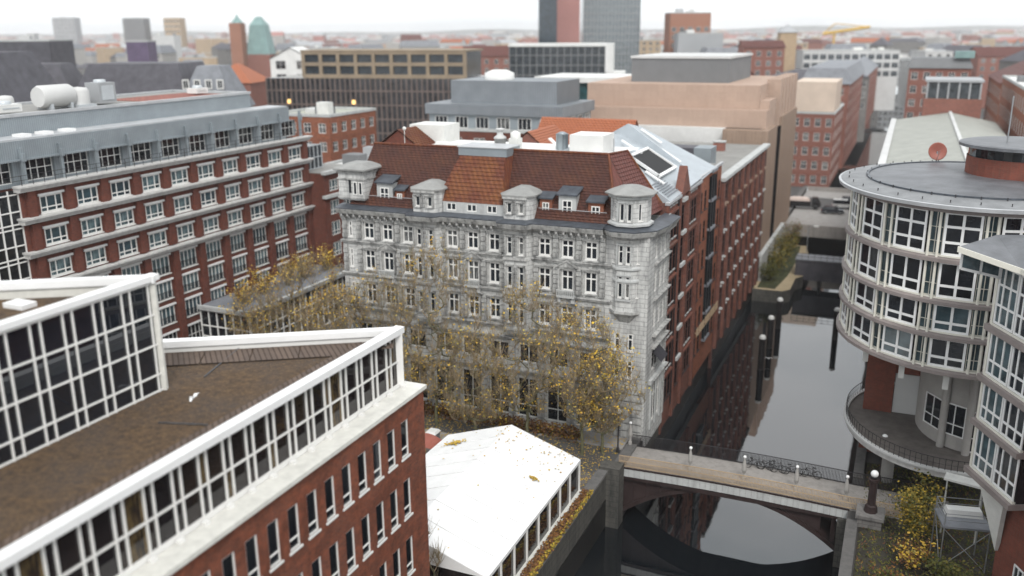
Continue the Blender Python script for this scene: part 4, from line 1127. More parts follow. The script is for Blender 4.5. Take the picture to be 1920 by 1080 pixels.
# ------------------------------------------------------------------ footbridge
def footbridge():
    t = thing('footbridge', 'narrow arched footbridge with tan parapet crossing the canal', 'bridge', (-10, 70, 0))
    xa, xb, ya, yb = -20.3, 6.0, 67.9, 72.3
    n = 20
    def zdeck(x):
        k = (x-xa)/(-1.2-xa); return .2*math.sin(math.pi*min(max(k, 0), 1))
    d = MB(); rows = []
    for i in range(n+1):
        x = xa+(xb-xa)*i/n; z = zdeck(x)+.05
        rows.append([(x, ya, z-.75), (x, ya, z), (x, yb, z), (x, yb, z-.75)])
    d.loft([r for r in rows], 0)
    part('deck', d, 'bridge_tan', t)
    a = MB(); bars = []
    for i in range(25):
        x = -19.6+18.4*i/24; k = (x+10.4)/9.2
        zt = -.95+.35*(1-k*k)-3.1*abs(k)**2.2; th = .25+.2*abs(k)
        bars.append([(x, ya+.22, zt-th), (x, yb-.3, zt-th), (x, yb-.3, zt), (x, ya+.22, zt)])
    a.loft(bars, 0)
    part('arch', a, 'steel_brown', t)
    s = MB()
    for i in range(16):
        xs = [-19.6+18.4*j/16 for j in (i, i+1)]; ks = [(x+10.4)/9.2 for x in xs]; zs_ = [-.95+.35*(1-k*k)-3.1*abs(k)**2.2-.02 for k in ks]
        if i in (14, 15): 
            x0, x1 = xs; s.box(x0, x0+.35, ya+.32, ya+.5, zs_[0], -.5); continue
        s.add([(xs[0], ya+.33, zs_[0]), (xs[1], ya+.33, zs_[1]), (xs[1], ya+.33, -.5), (xs[0], ya+.33, -.5), (xs[0], ya+.45, zs_[0]), (xs[1], ya+.45, zs_[1]), (xs[1], ya+.45, -.5), (xs[0], ya+.45, -.5)], [(0, 1, 2, 3), (7, 6, 5, 4)])
        s.box(xs[0]-.05, xs[0]+.05, ya+.26, ya+.33, zs_[0], -.5)
    s.box(-19.8, -1.3, ya-.02, ya+.2, -.95, -.62); s.box(-19.8, -1.3, yb-.3, yb-.05, -.95, -.62)
    part('spandrel', s, 'steel_brown', t)
    def rail(y, mat, name, dense):
        q = MB(); m = 56
        for i in range(m):
            x0 = xa+.6+(xb-xa-1)*i/m; x1 = xa+.6+(xb-xa-1)*(i+1)/m; z0, z1 = zdeck(x0), zdeck(x1)
            for dz in ((1.05, .55, .12) if dense else (1.15, .12)):
                q.add([(x0, y-.03, z0+dz), (x1, y-.03, z1+dz), (x1, y+.03, z1+dz), (x0, y+.03, z0+dz), (x0, y-.03, z0+dz+.06), (x1, y-.03, z1+dz+.06), (x1, y+.03, z1+dz+.06), (x0, y+.03, z0+dz+.06)],
                      [(0, 3, 2, 1), (4, 5, 6, 7), (0, 1, 5, 4), (2, 3, 7, 6)])
            for kk in range(4):
                x = x0+(x1-x0)*kk/4; q.box(x-.022, x+.022, y-.02, y+.02, z0+.1, z0+1.1)
        part(name, q, mat, t)
    rail(ya+.12, 'tan', 'railing', True); rail(yb-.12, 'steel_dark', 'railing', False)
    k = MB(); 
    for i in range(40):
        x0 = xa+.6+18.6*i/40; x1 = x0+18.6/40-.02; k.box(x0, x1, ya-.06, ya-.005, zdeck((x0+x1)/2)-.72, zdeck((x0+x1)/2)+.02, 0); k.box(x0-.01, x1+.03, ya-.10, ya-.061, zdeck((x0+x1)/2)+.0, zdeck((x0+x1)/2)+.14, 1)
    part('fascia', k, ['stone_pale', 'steel_brown'], t)
    # abutments
    q = MB(); q.box(-21.0, -19.2, 66.4, 67.85, -6, .55); single('bridge_pier', q, 'quay_stone', 'dark stone pier at the left end of the footbridge', 'pier')
    q = MB(); q.box(-.45, 1.25, 65.6, 67.3, -6, .75, 0); q.box(-.6, 1.4, 65.45, 67.45, .75, 1.0, 0)
    single('bridge_pier', q, 'stone_grey', 'tall grey granite pier carrying the lantern at the right end of the footbridge', 'pier')
    q = MB(); q.box(-1.9, -.45, 67.6, 73.4, -6, -.75); single('bridge_abutment', q, 'quay_stone', 'dark stone abutment under the right end of the footbridge', 'abutment')
    # obelisk posts with globes along the near parapet
    base = None
    labs = ['pale tapered post with white globe on the bridge, first one from the grey house', 'pale tapered globe post on the bridge left of the parked bicycles', 'pale tapered globe post on the bridge right of the parked bicycles', 'pale tapered globe post nearest to the lantern pier']
    for i, x in enumerate((-13.9, -9.45, -5.3, -1.5)):
        if base is None:
            p = thing('lamp_post', labs[0], 'lamp', (x, 69.3, zdeck(x)+.05), 0, 'globe posts on the footbridge')
            q = MB(); z = zdeck(x)+.05
            q.lathe((x, 69.3, z), [(.18, 0), (.18, .25), (.12, .3), (.11, .6), (.21, .9), (.17, 1.35), (.08, 1.8), (.05, 1.95)], 8, 0, False); part('shaft', q, 'plaster', p)
            q = MB(); q.ball((x, 69.3, z+2.06), .14, 10); part('globe', q, 'lamp_globe', p)
            base = p
        else: dup(base, (x, 69.3, zdeck(x)+.05), None, labs[i])
    dup(base, (-19.9, 72.0, .33), None, 'pale tapered globe post on the quay corner in front of the grey house turret')
    p = thing('street_lantern', 'dark lantern with white globe on the granite bridge pier', 'lamp', (.4, 66.5, 1.0), 0)
    q = MB(); q.lathe((.4, 66.5, 1.0), [(.5, 0), (.42, .5), (.3, .6), (.28, 2.4), (.4, 2.5), (.4, 2.7), (.12, 2.8)], 8, 0, False); part('shaft', q, 'steel_brown', p)
    q = MB(); q.ball((.4, 66.5, 4.1), .29, 12); part('globe', q, 'lamp_globe', p)
    q = MB(); q.lathe((.4, 66.5, 3.7), [(.1, 0), (.3, .12), (.32, .2)], 10); part('collar', q, 'steel_dark', p)
    p = thing('street_lantern', 'dark lantern with white globe on the far side of the footbridge under the terrace', 'lamp', (.9, 74.0, 0), 0)
    q = MB(); q.lathe((.9, 74.0, 0), [(.3, 0), (.22, .4), (.15, .6), (.13, 3.6), (.2, 3.7)], 8, 0, False); part('shaft', q, 'steel_brown', p)
    q = MB(); q.ball((.9, 74.0, 3.93), .24, 12); part('globe', q, 'lamp_globe', p)
    # bicycles leaning on the far railing
    def bike(x, y, z, rz, lab, col):
        b = thing('bicycle', lab, 'bicycle', (x, y, z), rz, 'bicycles on the footbridge')
        Tm = Matrix.Translation((x, y, z)) @ Matrix.Rotation(R(rz), 4, 'Z')
        for cx in (-.53, .53):
            q = MB(); q.T = Tm
            for k in range(18):
                a0, a1 = 2*math.pi*k/18, 2*math.pi*(k+1)/18
                q.tube([(cx+.33*math.cos(a0), 0, .35+.33*math.sin(a0)), (cx+.33*math.cos(a1), 0, .35+.33*math.sin(a1))], .028, 5, 0, True, False)
            w = part('wheel', q, 'black_rubber', b)
            q = MB(); q.T = Tm
            for k in range(8): q.tube([(cx, 0, .35), (cx+.31*math.cos(k*.785), 0, .35+.31*math.sin(k*.785))], .008, 3)
            part('spokes', q, 'steel_grey', w)
        q = MB(); q.T = Tm
        for a, c in (((-.53, 0, .35), (-.12, 0, .32)), ((-.12, 0, .32), (-.2, 0, .85)), ((-.53, 0, .35), (-.18, 0, .75)), ((-.12, 0, .32), (.36, 0, .75)), ((-.18, 0, .75), (.34, 0, .85)), ((.34, 0, .98), (.53, 0, .35))): q.tube([a, c], .025, 5)
        part('frame', q, col, b)
        q = MB(); q.T = Tm; q.tube([(.3, -.3, 1.0), (.36, -.1, 1.03), (.36, .1, 1.03), (.3, .3, 1.0)], .02, 5); part('handlebar', q, 'steel_grey', b)
        q = MB(); q.T = Tm; q.lathe((-.22, 0, .87), [(.03, 0), (.1, .04), (.11, .08), (.02, .1)], 8, 0, True, 1.5, .9); part('saddle', q, 'black_rubber', b)
        return b
    b0 = bike(-9.0, 71.7, .24, 8, 'dark bicycle at the left end of the row on the footbridge', 'steel_dark')
    for i, (x, rz, lab) in enumerate(((-7.9, 172, 'second bicycle from the left of the row leaning on the far bridge railing'), (-7.2, -6, 'third bicycle from the left of the row leaning on the far bridge railing'), (-5.9, 4, 'bicycle parked alone just left of the last bicycle on the bridge'), (-4.4, 177, 'last bicycle at the right end of the row on the footbridge'))):
        dup(b0, (x, 71.7+.1*(i % 2), .24), rz, lab)
footbridge()

# ------------------------------------------------------------------ round glass building on the right
CX, CY = 5.6, 78.5
def ell(a, b, deg): return (CX+a*math.cos(R(deg)), CY+b*math.sin(R(deg)))
def round_building():
    t = thing('round_office', 'round glass office building with white window frames and flat dark disc roof', 'office', (CX, CY, 0))
    A, B = 9.1, 10.4; zl = [12.1, 14.75, 17.25, 20.3, 23.85]
    NB = 16; st = 360/NB; off = 6
    segs = [(off+st*k, off+st*k+st*.70, off+st*(k+1)) for k in range(NB)]
    core = MB(); core.prism([ell(A-.5, B-.5, d) for d in range(0, 360, 8)], 11.9, 24.0); part('core', core, 'dark_glass', t)
    for k, (a0, a1, a2) in enumerate(segs):
        vis = 120 < (a0 % 360) < 345
        p0, p1, p2 = ell(A, B, a0), ell(A, B, a1), ell(A, B, a2)
        for f in range(4):
            z0, z1 = zl[f]+.35, zl[f+1]-.1
            if not vis: continue
            ang = math.degrees(math.atan2(p1[1]-p0[1], p1[0]-p0[0])); T1 = wallT(*p0, ang); w = math.dist(p0, p1)
            win(t, T1, .05, z0, w-.1, z1-z0, (.5,), (.30, .66) if f == 3 else (.33,), fm='white', gm='round_glass' if (k*7+f*3) % 5 else 'blue_glass', fw=.17, bw=.18, y=0)
            ang = math.degrees(math.atan2(p2[1]-p1[1], p2[0]-p1[0])); T2 = wallT(*p1, ang); w2 = math.dist(p1, p2)
            win(t, T2, .02, z0, w2-.04, z1-z0, (.5,), (.35,) if f < 3 else (.3, .62), fm='cream_frame', gm='blue_glass', fw=.05, bw=.05, y=.22, name='side_light')
        if vis:
            for aa in (a1+st*.06, a1+st*.24):
                q = MB(); x, y = ell(A+.12, B+.12, aa); q.tube([(x, y, 12.0), (x, y, 24.0)], .10, 7); part('column', q, 'cream_frame', t)
    for f in range(5):
        q = MB(); z = zl[f]; N = 60
        r = [[(*ell(A-.3, B-.3, 360/N*i), z-.12) for i in range(N)], [(*ell(A+.42, B+.42, 360/N*i), z-.12) for i in range(N)], [(*ell(A+.42, B+.42, 360/N*i), z+.14) for i in range(N)], [(*ell(A-.3, B-.3, 360/N*i), z+.30) for i in range(N)]]
        q.loft(r, 0, False, False); part('floor_band', q, 'band_taupe', t)
        if f < 4:
            q = MB()
            r = [[(*ell(A-.2, B-.2, 360/N*i), z+.24) for i in range(N)], [(*ell(A+.1, B+.1, 360/N*i), z+.24) for i in range(N)], [(*ell(A+.1, B+.1, 360/N*i), z+.36) for i in range(N)], [(*ell(A-.2, B-.2, 360/N*i), z+.36) for i in range(N)]]
            q.loft(r, 0, False, False); part('sill_band', q, 'cream_frame', t)
    N = 72
    q = MB(); q.loft([[(*ell(9.5, 10.8, 360/N*i), 23.98) for i in range(N)], [(*ell(10.3, 11.6, 360/N*i), 24.1) for i in range(N)], [(*ell(10.35, 11.65, 360/N*i), 24.36) for i in range(N)], [(*ell(10.15, 11.45, 360/N*i), 24.40) for i in range(N)]], 0)
    part('roof_rim', q, 'zinc_pale', t)
    q = MB(); q.loft([[(*ell(10.2, 11.5, 360/N*i), 24.38) for i in range(N)], [(*ell(10.1, 11.4, 360/N*i), 24.44) for i in range(N)], [(*ell(8.2, 9.3, 360/N*i), 24.66) for i in range(N)]], 0, False, False); part('roof_border', q, 'felt_wet', t)
    q = MB(); q.loft([[(*ell(8.2, 9.3, 360/N*i), 24.66) for i in range(N)], [(*ell(8.0, 9.1, 360/N*i), 24.70) for i in range(N)], [(*ell(3, 3.5, 360/N*i), 25.0) for i in range(N)]], 0)
    part('disc_roof', q, 'felt', t)
    q = MB()
    q.loft([[(*ell(8.3, 9.4, 360/N*i), 24.62) for i in range(N)], [(*ell(8.3, 9.4, 360/N*i), 24.78) for i in range(N)], [(*ell(8.1, 9.2, 360/N*i), 24.78) for i in range(N)], [(*ell(8.1, 9.2, 360/N*i), 24.66) for i in range(N)]], 0, False, False)
    part('roof_seam', q, 'zinc_dark', t)
    for k in range(22):
        for rr in (.0, -1.35):
            x, y = ell(9.6+rr, 10.9+rr, 110+k*11.2)
            def stud(b): b.lathe((0, 0, 0), [(.07, 0), (.07, .04), (.03, .05), (.03, .16), (.06, .18), (.02, .22)], 6)
            shared('roof_stud', 'stud', stud, 'steel_dark', t, Matrix.Translation((x, y, 24.45 if rr == 0 else 24.62)))
    # drum on the roof
    dx, dy = 8.6, 80.2
    q = MB(); q.lathe((dx, dy, 24.6), [(4.1, 0), (4.1, 1.75)], 40, 0, False); part('roof_drum', q, 'brick_curved', t)
    q = MB(); q.lathe((dx, dy, 26.35), [(4.0, 0), (4.0, .75)], 40, 0, False); part('drum_glazing', q, 'dark_glass', t)
    q = MB(); q.lathe((dx, dy, 27.05), [(4.1, 0), (4.75, .08), (4.75, .3), (4.5, .36), (1, .5)], 44, 0, False); part('drum_roof', q, 'felt', t)
    q = MB(); q.lathe((dx, dy, 24.6), [(4.35, 0), (4.35, .18), (4.1, .2)], 40, 0, False); part('drum_kerb', q, 'offwhite', t)
    q = MB(); q.tube([(7.1, 78.8, 27.4), (7.1, 78.8, 31.0)], .06, 5); part('mast', q, 'steel_grey', t)
    # undercroft
    q = MB(); q.loft([[(*ell(A-.6, B-.6, 360/N*i), 12.0) for i in range(N)], [(*ell(A-1.5, B-1.7, 360/N*i), 11.5) for i in range(N)], [(*ell(A-2.6, B-2.8, 360/N*i), 11.3) for i in range(N)]][::-1], 0)
    part('soffit', q, 'plaster', t)
    q = MB()
    pts = [(-1.1, 79.2), (1.2, 79.2), (1.2, 86.5), (-1.1, 86.5)]
    q.prism(pts, -5, 11.8); part('brick_core', q, 'brick_curved', t)
    q = MB(); q.prism([(ell(4.4, 5.6, d)[0]+1.9, ell(4.4, 5.6, d)[1]) for d in range(0, 360, 10)], 4.05, 11.8, 0, None); part('entrance_wall', q, 'plaster', t)
    for deg in (222, 246, 270):
        x, y = ell(4.45, 5.65, deg-11); x2, y2 = ell(4.45, 5.65, deg+11); x += 1.9; x2 += 1.9; ang = math.degrees(math.atan2(y2-y, x2-x)); w = math.hypot(x2-x, y2-y)
        win(t, wallT(x, y, ang), 0, 5.2 if deg != 270 else 4.2, w, 2.6 if deg != 270 else 3.4, (.5,), (.35,), fm='white', gm='dark_glass', y=-.06, name='entrance_window')
        q = MB(); x3, y3 = ell(4.6, 5.8, deg+14); q.tube([(x3+1.9, y3, 4), (x3+1.9, y3, 11.6)], .3, 10); part('pilaster', q, 'plaster', t)
    for deg in (188, 215, 240, 262, 285):
        x, y = ell(8.3, 9.6, deg); q = MB(); q.box(x-.2, x+.2, y-.2, y+.2, 10.6, 12.0); part('bracket', q, 'offwhite', t)
    q = MB(); q.box(1.25, 4.2, 79.3, 79.6, 4.05, 7.6); part('garage_door', q, 'pale_clad', t)
    q = MB(); q.box(1.25, 4.2, 79.4, 80, 7.6, 11.8); part('brick_lintel', q, 'brick_curved', t)
    q = MB(); q.prism([ell(8.0, 9.4, d) for d in range(0, 360, 6)], 3.45, 4.0, 0, 1); part('terrace', q, ['cornice_stone', 'cobble'], t)
    q = MB(); q.loft([[(*ell(8.05, 9.45, 360/N*i), 3.9) for i in range(N)], [(*ell(8.2, 9.6, 360/N*i), 3.95) for i in range(N)], [(*ell(8.2, 9.6, 360/N*i), 4.12) for i in range(N)], [(*ell(7.85, 9.25, 360/N*i), 4.12) for i in range(N)], [(*ell(7.85, 9.25, 360/N*i), 4.01) for i in range(N)]], 0, False, False); part('terrace_kerb', q, 'pale_clad', t)
    q = MB()
    for i in range(120):
        a = 360/120*i
        x, y = ell(8.0, 9.4, a); q.box(x-.02, x+.02, y-.02, y+.02, 4.1, 5.0)
    pr = [(*ell(8.0, 9.4, 360/N*i), 5.0) for i in range(N+1)]
    q.tube(pr, .03, 5)
    q.tube([(x, y, 4.55) for x, y, z in pr], .015, 4)
    part('terrace_railing', q, 'steel_dark', t)
    q = MB(); q.tube([(1.3, 74.2, -.1), (1.3, 74.2, 3.5)], .55, 14); part('terrace_pillar', q, 'plaster', t)
    q = MB(); q.tube([(-.2, 80, -5), (-.2, 80, 3.5)], .7, 12); part('terrace_pillar', q, 'plaster', t)
    # long metal roof behind
    t2 = thing('long_warehouse', 'long canal warehouse with broad pale green grey metal roof behind the round office', 'warehouse', (5, 130, 0))
    q = MB(); q.box(-1.2, 13.0, 88.0, 186, -5, 19.2); part('wall', q, 'brick_curved', t2)
    q = MB(); 
    q.quad((-2.2, 86, 19.3), (6.9, 86, 20.9), (6.9, 188, 20.9), (-2.2, 188, 19.3)); q.quad((6.9, 86, 20.9), (14.6, 86, 19.3), (14.6, 188, 19.3), (6.9, 188, 20.9)); q.quad((-2.2, 86, 19.28), (14.6, 86, 19.28), (6.9, 86, 20.9), (6.9, 86, 20.9))
    part('roof', q, 'green_roof', t2)
    q = MB(); q.box(-3.0, -2.1, 86, 188, 18.9, 19.5); part('gutter', q, 'pale_clad', t2)
    q = MB(); q.box(6.65, 7.15, 86, 188, 20.88, 21.1); part('ridge_cap', q, 'pale_clad', t2)
    q = MB(); q.box(2.2, 12.0, 188.2, 201, 0, 23.3); part('end_block', q, 'brick_far', t2)
    q = MB(); q.box(2.6, 11.6, 188.8, 200.6, 23.3, 26.2); part('end_block_attic', q, 'far_glass', t2)
    for k in range(6):
        q = MB(); q.box(2.5+k*1.78, 2.8+k*1.78, 188.6, 188.78, 23.3, 26.3); part('attic_post', q, 'grey_clad', t2)
    q = MB(); q.box(2.2, 12, 188.4, 201, 26.3, 26.7); part('end_block_roof', q, 'grey_clad', t2)
    # satellite dish
    d = thing('satellite_dish', 'rust red satellite dish on the rim of the round disc roof', 'dish', (2.6, 87.4, 24.4))
    Td = Matrix.Translation((2.6, 87.4, 25.6)) @ Matrix.Rotation(R(15), 4, 'Z') @ Matrix.Rotation(R(78), 4, 'X')
    q = MB(); q.T = Td; q.lathe((0, 0, 0), [(.02, -.2), (.4, -.14), (.75, .02), (.78, .05), (.7, .04), (.35, -.08), (.02, -.13)], 20); part('reflector', q, 'rust_red', d)
    q = MB(); q.tube([(2.6, 87.5, 24.4), (2.6, 87.5, 25.6)], .07, 6); part('mast', q, 'steel_grey', d)
    q = MB(); q.T = Td; q.tube([(0, -.7, 0), (0, 0, .7)], .025, 4); part('feed_arm', q, 'steel_grey', d)
M['round_glass'] = glass('round_glass', (.012, .014, .018), (.03, .035, .045), .05, .6)
M['felt_wet'] = plain('felt_wet', (.20, .205, .21), .5, .3, .7)
M['green_roof'] = corrugated('green_roof', (.34, .345, .31), 'Y', .35, .7, 0., .15)
round_building()

def bay_block():
    t = thing('bay_office', 'brick and glass office wing at the right edge with stacked white framed bays', 'office', (8, 58, 0))
    p0 = Vector((6.25, 62.0)); d = Vector((.42, -.9075)); L = 9.0
    ang = math.degrees(math.atan2(d.y, d.x)); T = wallT(p0.x, p0.y, ang)
    zl = [7.65, 11.1, 14.2, 17.6, 21.85]; Ls = [4.9, 4.9, 7.5, 9.0]
    for f in range(4):
        z0, z1 = zl[f], zl[f+1]; l = Ls[f]
        q = MB(); q.T = T; q.box(-.05, l, .06, 3.5, z0, z1-.02); part('bay_core', q, 'dark_glass', t)
        n = max(2, round(l/2.35))
        for k in range(n):
            w = l/n
            win(t, T, k*w+.04, z0+.45, w-.08, z1-z0-.5, (.28, .64), (.33,) if f < 3 else (.33, .68), fm='white', gm='window_glass' if k % 2 else 'blue_glass', fw=.14, bw=.14, y=0)
        q = MB(); q.T = T; q.box(-.35, l+.1, -.38, 2, z0-.1, z0+.28); part('floor_band', q, 'band_taupe', t)
        q = MB(); q.T = T; q.box(-.1, l, -.12, .1, z0+.28, z0+.42); part('sill_band', q, 'cream_frame', t)
    for u in (-.12,):
        q = MB(); q.T = T; q.box(u-.14, u+.1, -.08, .3, 7.6, 21.9); part('corner_post', q, 'cream_frame', t)
    # roof with pointed overhang and a triangular fascia of glazing
    q = MB()
    top = [(3.6, 60.6, 23.0), (6.0, 64.8, 23.1), (18, 64.8, 24.1), (18, 45, 23.7), (13.5, 45, 22.6), (7.0, 59.0, 22.3)]
    q.prism([(x, y) for x, y, z in top], [z-.22 for x, y, z in top], [z for x, y, z in top], 0, 0); part('roof', q, 'felt', t)
    q = MB(); 
    e = [Vector(top[0]), Vector(top[5]), Vector(top[4])]
    for a, b in zip(e, e[1:]): 
        dd = (b-a).normalized(); o = Vector((dd.y, -dd.x, 0))*.05
        if o.y > 0: o = -o
        q.add([tuple(a+o+Vector((0, 0, -.3))), tuple(b+o+Vector((0, 0, -.3))), tuple(b+o+Vector((0, 0, .05))), tuple(a+o+Vector((0, 0, .05))), tuple(a-o+Vector((0, 0, .05))), tuple(b-o+Vector((0, 0, .05)))], [(0, 1, 2, 3), (3, 2, 5, 4)])
    part('roof_fascia', q, 'cream_frame', t)
    q = MB()
    a, b = Vector((3.9, 61.2, 22.5)), Vector((6.3, 62.0, 21.9))
    q.add([(3.9, 61.0, 22.7), (6.25, 61.9, 22.3), (6.25, 61.9, 21.0), (3.9, 61.0, 21.6), (3.9, 61.5, 21.6), (6.25, 62.4, 21.0), (3.9, 61.5, 22.7), (6.25, 62.4, 22.3)], [(0, 3, 2, 1), (3, 4, 5, 2), (0, 6, 4, 3)]); part('fascia_glazing', q, 'blue_glass', t)
    q = MB(); TT = wallT(3.9, 61.0, math.degrees(math.atan2(.9, 2.35))); q.T = TT
    for u in (0, 1.25, 2.45): q.box(u-.07, u+.07, -.06, .02, 21.55-u*.24, 22.75-u*.17)
    q.add([(0, -.06, 21.5), (2.5, -.06, 20.9), (2.5, -.06, 21.08), (0, -.06, 21.68)], [(0, 1, 2, 3)]); q.add([(0, -.06, 22.5), (2.5, -.06, 22.1), (2.5, -.06, 22.3), (0, -.06, 22.7)], [(0, 1, 2, 3)])
    part('fascia_frame', q, 'white', t)
    # brick wall under and behind
    q = MB(); Tb = wallT(8.1, 60.2, ang); q.T = Tb; q.box(0, 16, 0, 6, 0, 11.0); q.box(2.6, 16, -.6, 5, 11.0, 14.1); part('brick_wall', q, 'brick_curved', t)
    win(t, Tb, 2.2, 1.2, 1.0, 2.4, (.5,), (.3,), fm='white', y=-.02)
    q = MB()
    a = Vector((6.6, 61.7, 7.5)); b = a+Vector((d.x, d.y, 0))*3.2; c = Vector((8.0, 59.9, 3.3))
    o = Vector((.91, .42, 0))*.3
    q.add([tuple(a), tuple(b), tuple(c), tuple(a+o), tuple(b+o), tuple(c+o)], [(0, 2, 1), (3, 4, 5), (0, 1, 4, 3), (1, 2, 5, 4), (2, 0, 3, 5)]); part('bay_bracket', q, 'offwhite', t)
    for f in range(1, 4):
        q = MB(); z = zl[f]; q.T = T; q.add([(-.05, -.3, z+.3), (-1.3, .5, z+.25), (-.05, 1.2, z+.3), (-.05, -.3, z+.1), (-1.3, .5, z+.1), (-.05, 1.2, z+.1)], [(0, 2, 1), (3, 4, 5), (0, 1, 4, 3), (1, 2, 5, 4)]); part('corner_canopy', q, 'band_taupe', t)
bay_block()

def brick_wing():
    t = thing('brick_wing', 'long red brick wing on the right bank, mirrored in the glass of the foreground office', 'office', (14, 28, 0))
    T = wallT(13.6, 45.5, -90); L = 43; ops = []
    for z in (1.2, 4.6, 8.0, 11.4, 14.8, 18.2):
        for k in range(12): ops.append((1.2+k*3.5, 2.9+k*3.5, z, z+2.0))
    b = MB(); b.T = T; b.facade(L, 0, 22, ops, .2); b.T = Matrix(); b.quad((30, 45.5, 0), (13.6, 45.5, 0), (13.6, 45.5, 22), (30, 45.5, 22)); b.quad((13.6, 45.5, 22), (13.6, 2.5, 22), (30, 2.5, 22), (30, 45.5, 22)); part('wall', b, 'brick_hotel', t)
    for o in ops: win(t, T, o[0], o[2], 1.7, 2.0, (.5,), (), fm='frame_white', gm='blue_glass', fw=.12, y=.1)
    b = MB(); b.T = T; b.box(-.2, L+.2, -.3, .3, 22, 22.4); part('parapet', b, 'stone_pale', t)
brick_wing()

# ------------------------------------------------------------------ buildings further off
def block(name, label, cat, cx, cy, w, d, h, rz, mw, mr, roof='flat', rh=3., rows=0, cols=0, ww=1.3, wh=1.7, dz=3.3, top=1.2, sides=('f',), group=None, z0=0, fm='frame_white', vb=(.5,), hb=(.65,), gm='window_glass'):
    t = thing(name, label, cat, (cx, cy, 0), rz, group)
    W = world(t); q = MB()
    faces = {'f': (W @ wallT(-w/2, -d/2, 0), w), 'r': (W @ wallT(w/2, -d/2, 90), d), 'b': (W @ wallT(w/2, d/2, 180), w), 'l': (W @ wallT(-w/2, d/2, -90), d)}
    todo = []
    for k, (T, L) in faces.items():
        ops = []
        if k in sides and rows:
            nc = cols if k in 'fb' else max(1, round(cols*L/w))
            for r in range(rows):
                z = h-top-wh-r*dz
                if z < .3: break
                for c in range(nc):
                    u = L*(c+.5)/nc-ww/2; ops.append((u, u+ww, z, z+wh))
        q.T = T; q.facade(L, z0, h, ops, .25); todo += [(T, o) for o in ops]
    part('wall', q, mw, t)
    for T, o in todo[:100]: win(t, T, o[0], o[2], o[1]-o[0], o[3]-o[2], vb, hb, fm=fm, gm=gm, y=.12)
    q = MB(); q.T = W; o = .4
    if roof == 'flat':
        q.box(-w/2+.3, w/2-.3, -d/2+.3, d/2-.3, h-.1, h+.06); part('roof', q, mr, t)
        q = MB(); q.T = W
        for a in ((-w/2-.1, w/2+.1, -d/2-.1, -d/2+.3), (-w/2-.1, w/2+.1, d/2-.3, d/2+.1), (-w/2-.1, -w/2+.3, -d/2+.3, d/2-.3), (w/2-.3, w/2+.1, -d/2+.3, d/2-.3)): q.box(*a, h, h+.45)
        part('parapet', q, 'stone_pale', t)
        for i in range(3 if min(w, d) > 9 else 0):
            x_, y_ = rnd.uniform(-w*.36, w*.36), rnd.uniform(-d*.34, d*.34); a_, b_, c_ = rnd.uniform(.6, 2.2), rnd.uniform(.6, 1.6), rnd.uniform(.6, 2.4)
            q = MB(); q.T = W; q.box(x_-a_, x_+a_, y_-b_, y_+b_, h+.05, h+c_); part('roof_unit', q, rnd.choice(['pale_clad', 'grey_dark', 'zinc_pale', 'offwhite']), t)
    elif roof == 'gable':
        if w >= d:
            tile_slope(q, (-w/2-o, -d/2-o, h), (w/2+o, -d/2-o, h), (w/2+o, 0, h+rh), (-w/2-o, 0, h+rh), 8); tile_slope(q, (w/2+o, d/2+o, h), (-w/2-o, d/2+o, h), (-w/2-o, 0, h+rh), (w/2+o, 0, h+rh), 8)
            part('roof', q, mr, t); q = MB(); q.T = W
            for s in (-1, 1): q.poly([(s*w/2, -d/2, h), (s*w/2, d/2, h), (s*w/2, 0, h+rh-.1)][::s])
        else:
            tile_slope(q, (w/2+o, -d/2-o, h), (w/2+o, d/2+o, h), (0, d/2+o, h+rh), (0, -d/2-o, h+rh), 8); tile_slope(q, (-w/2-o, d/2+o, h), (-w/2-o, -d/2-o, h), (0, -d/2-o, h+rh), (0, d/2+o, h+rh), 8)
            part('roof', q, mr, t); q = MB(); q.T = W
            for s in (-1, 1): q.poly([(-w/2, s*d/2, h), (w/2, s*d/2, h), (0, s*d/2, h+rh-.1)][::-s])
        part('gable', q, mw, t)
    elif roof in ('hip', 'mansard'):
        k = (min(w, d)/2 if roof == 'hip' else rh*.42)
        tw, td = max(.2, w/2+o-k), max(.2, d/2+o-k)
        q.loft([[(-w/2-o, -d/2-o, h), (w/2+o, -d/2-o, h), (w/2+o, d/2+o, h), (-w/2-o, d/2+o, h)], [(-tw, -td, h+rh), (tw, -td, h+rh), (tw, td, h+rh), (-tw, td, h+rh)]]); part('roof', q, mr, t)
    return t

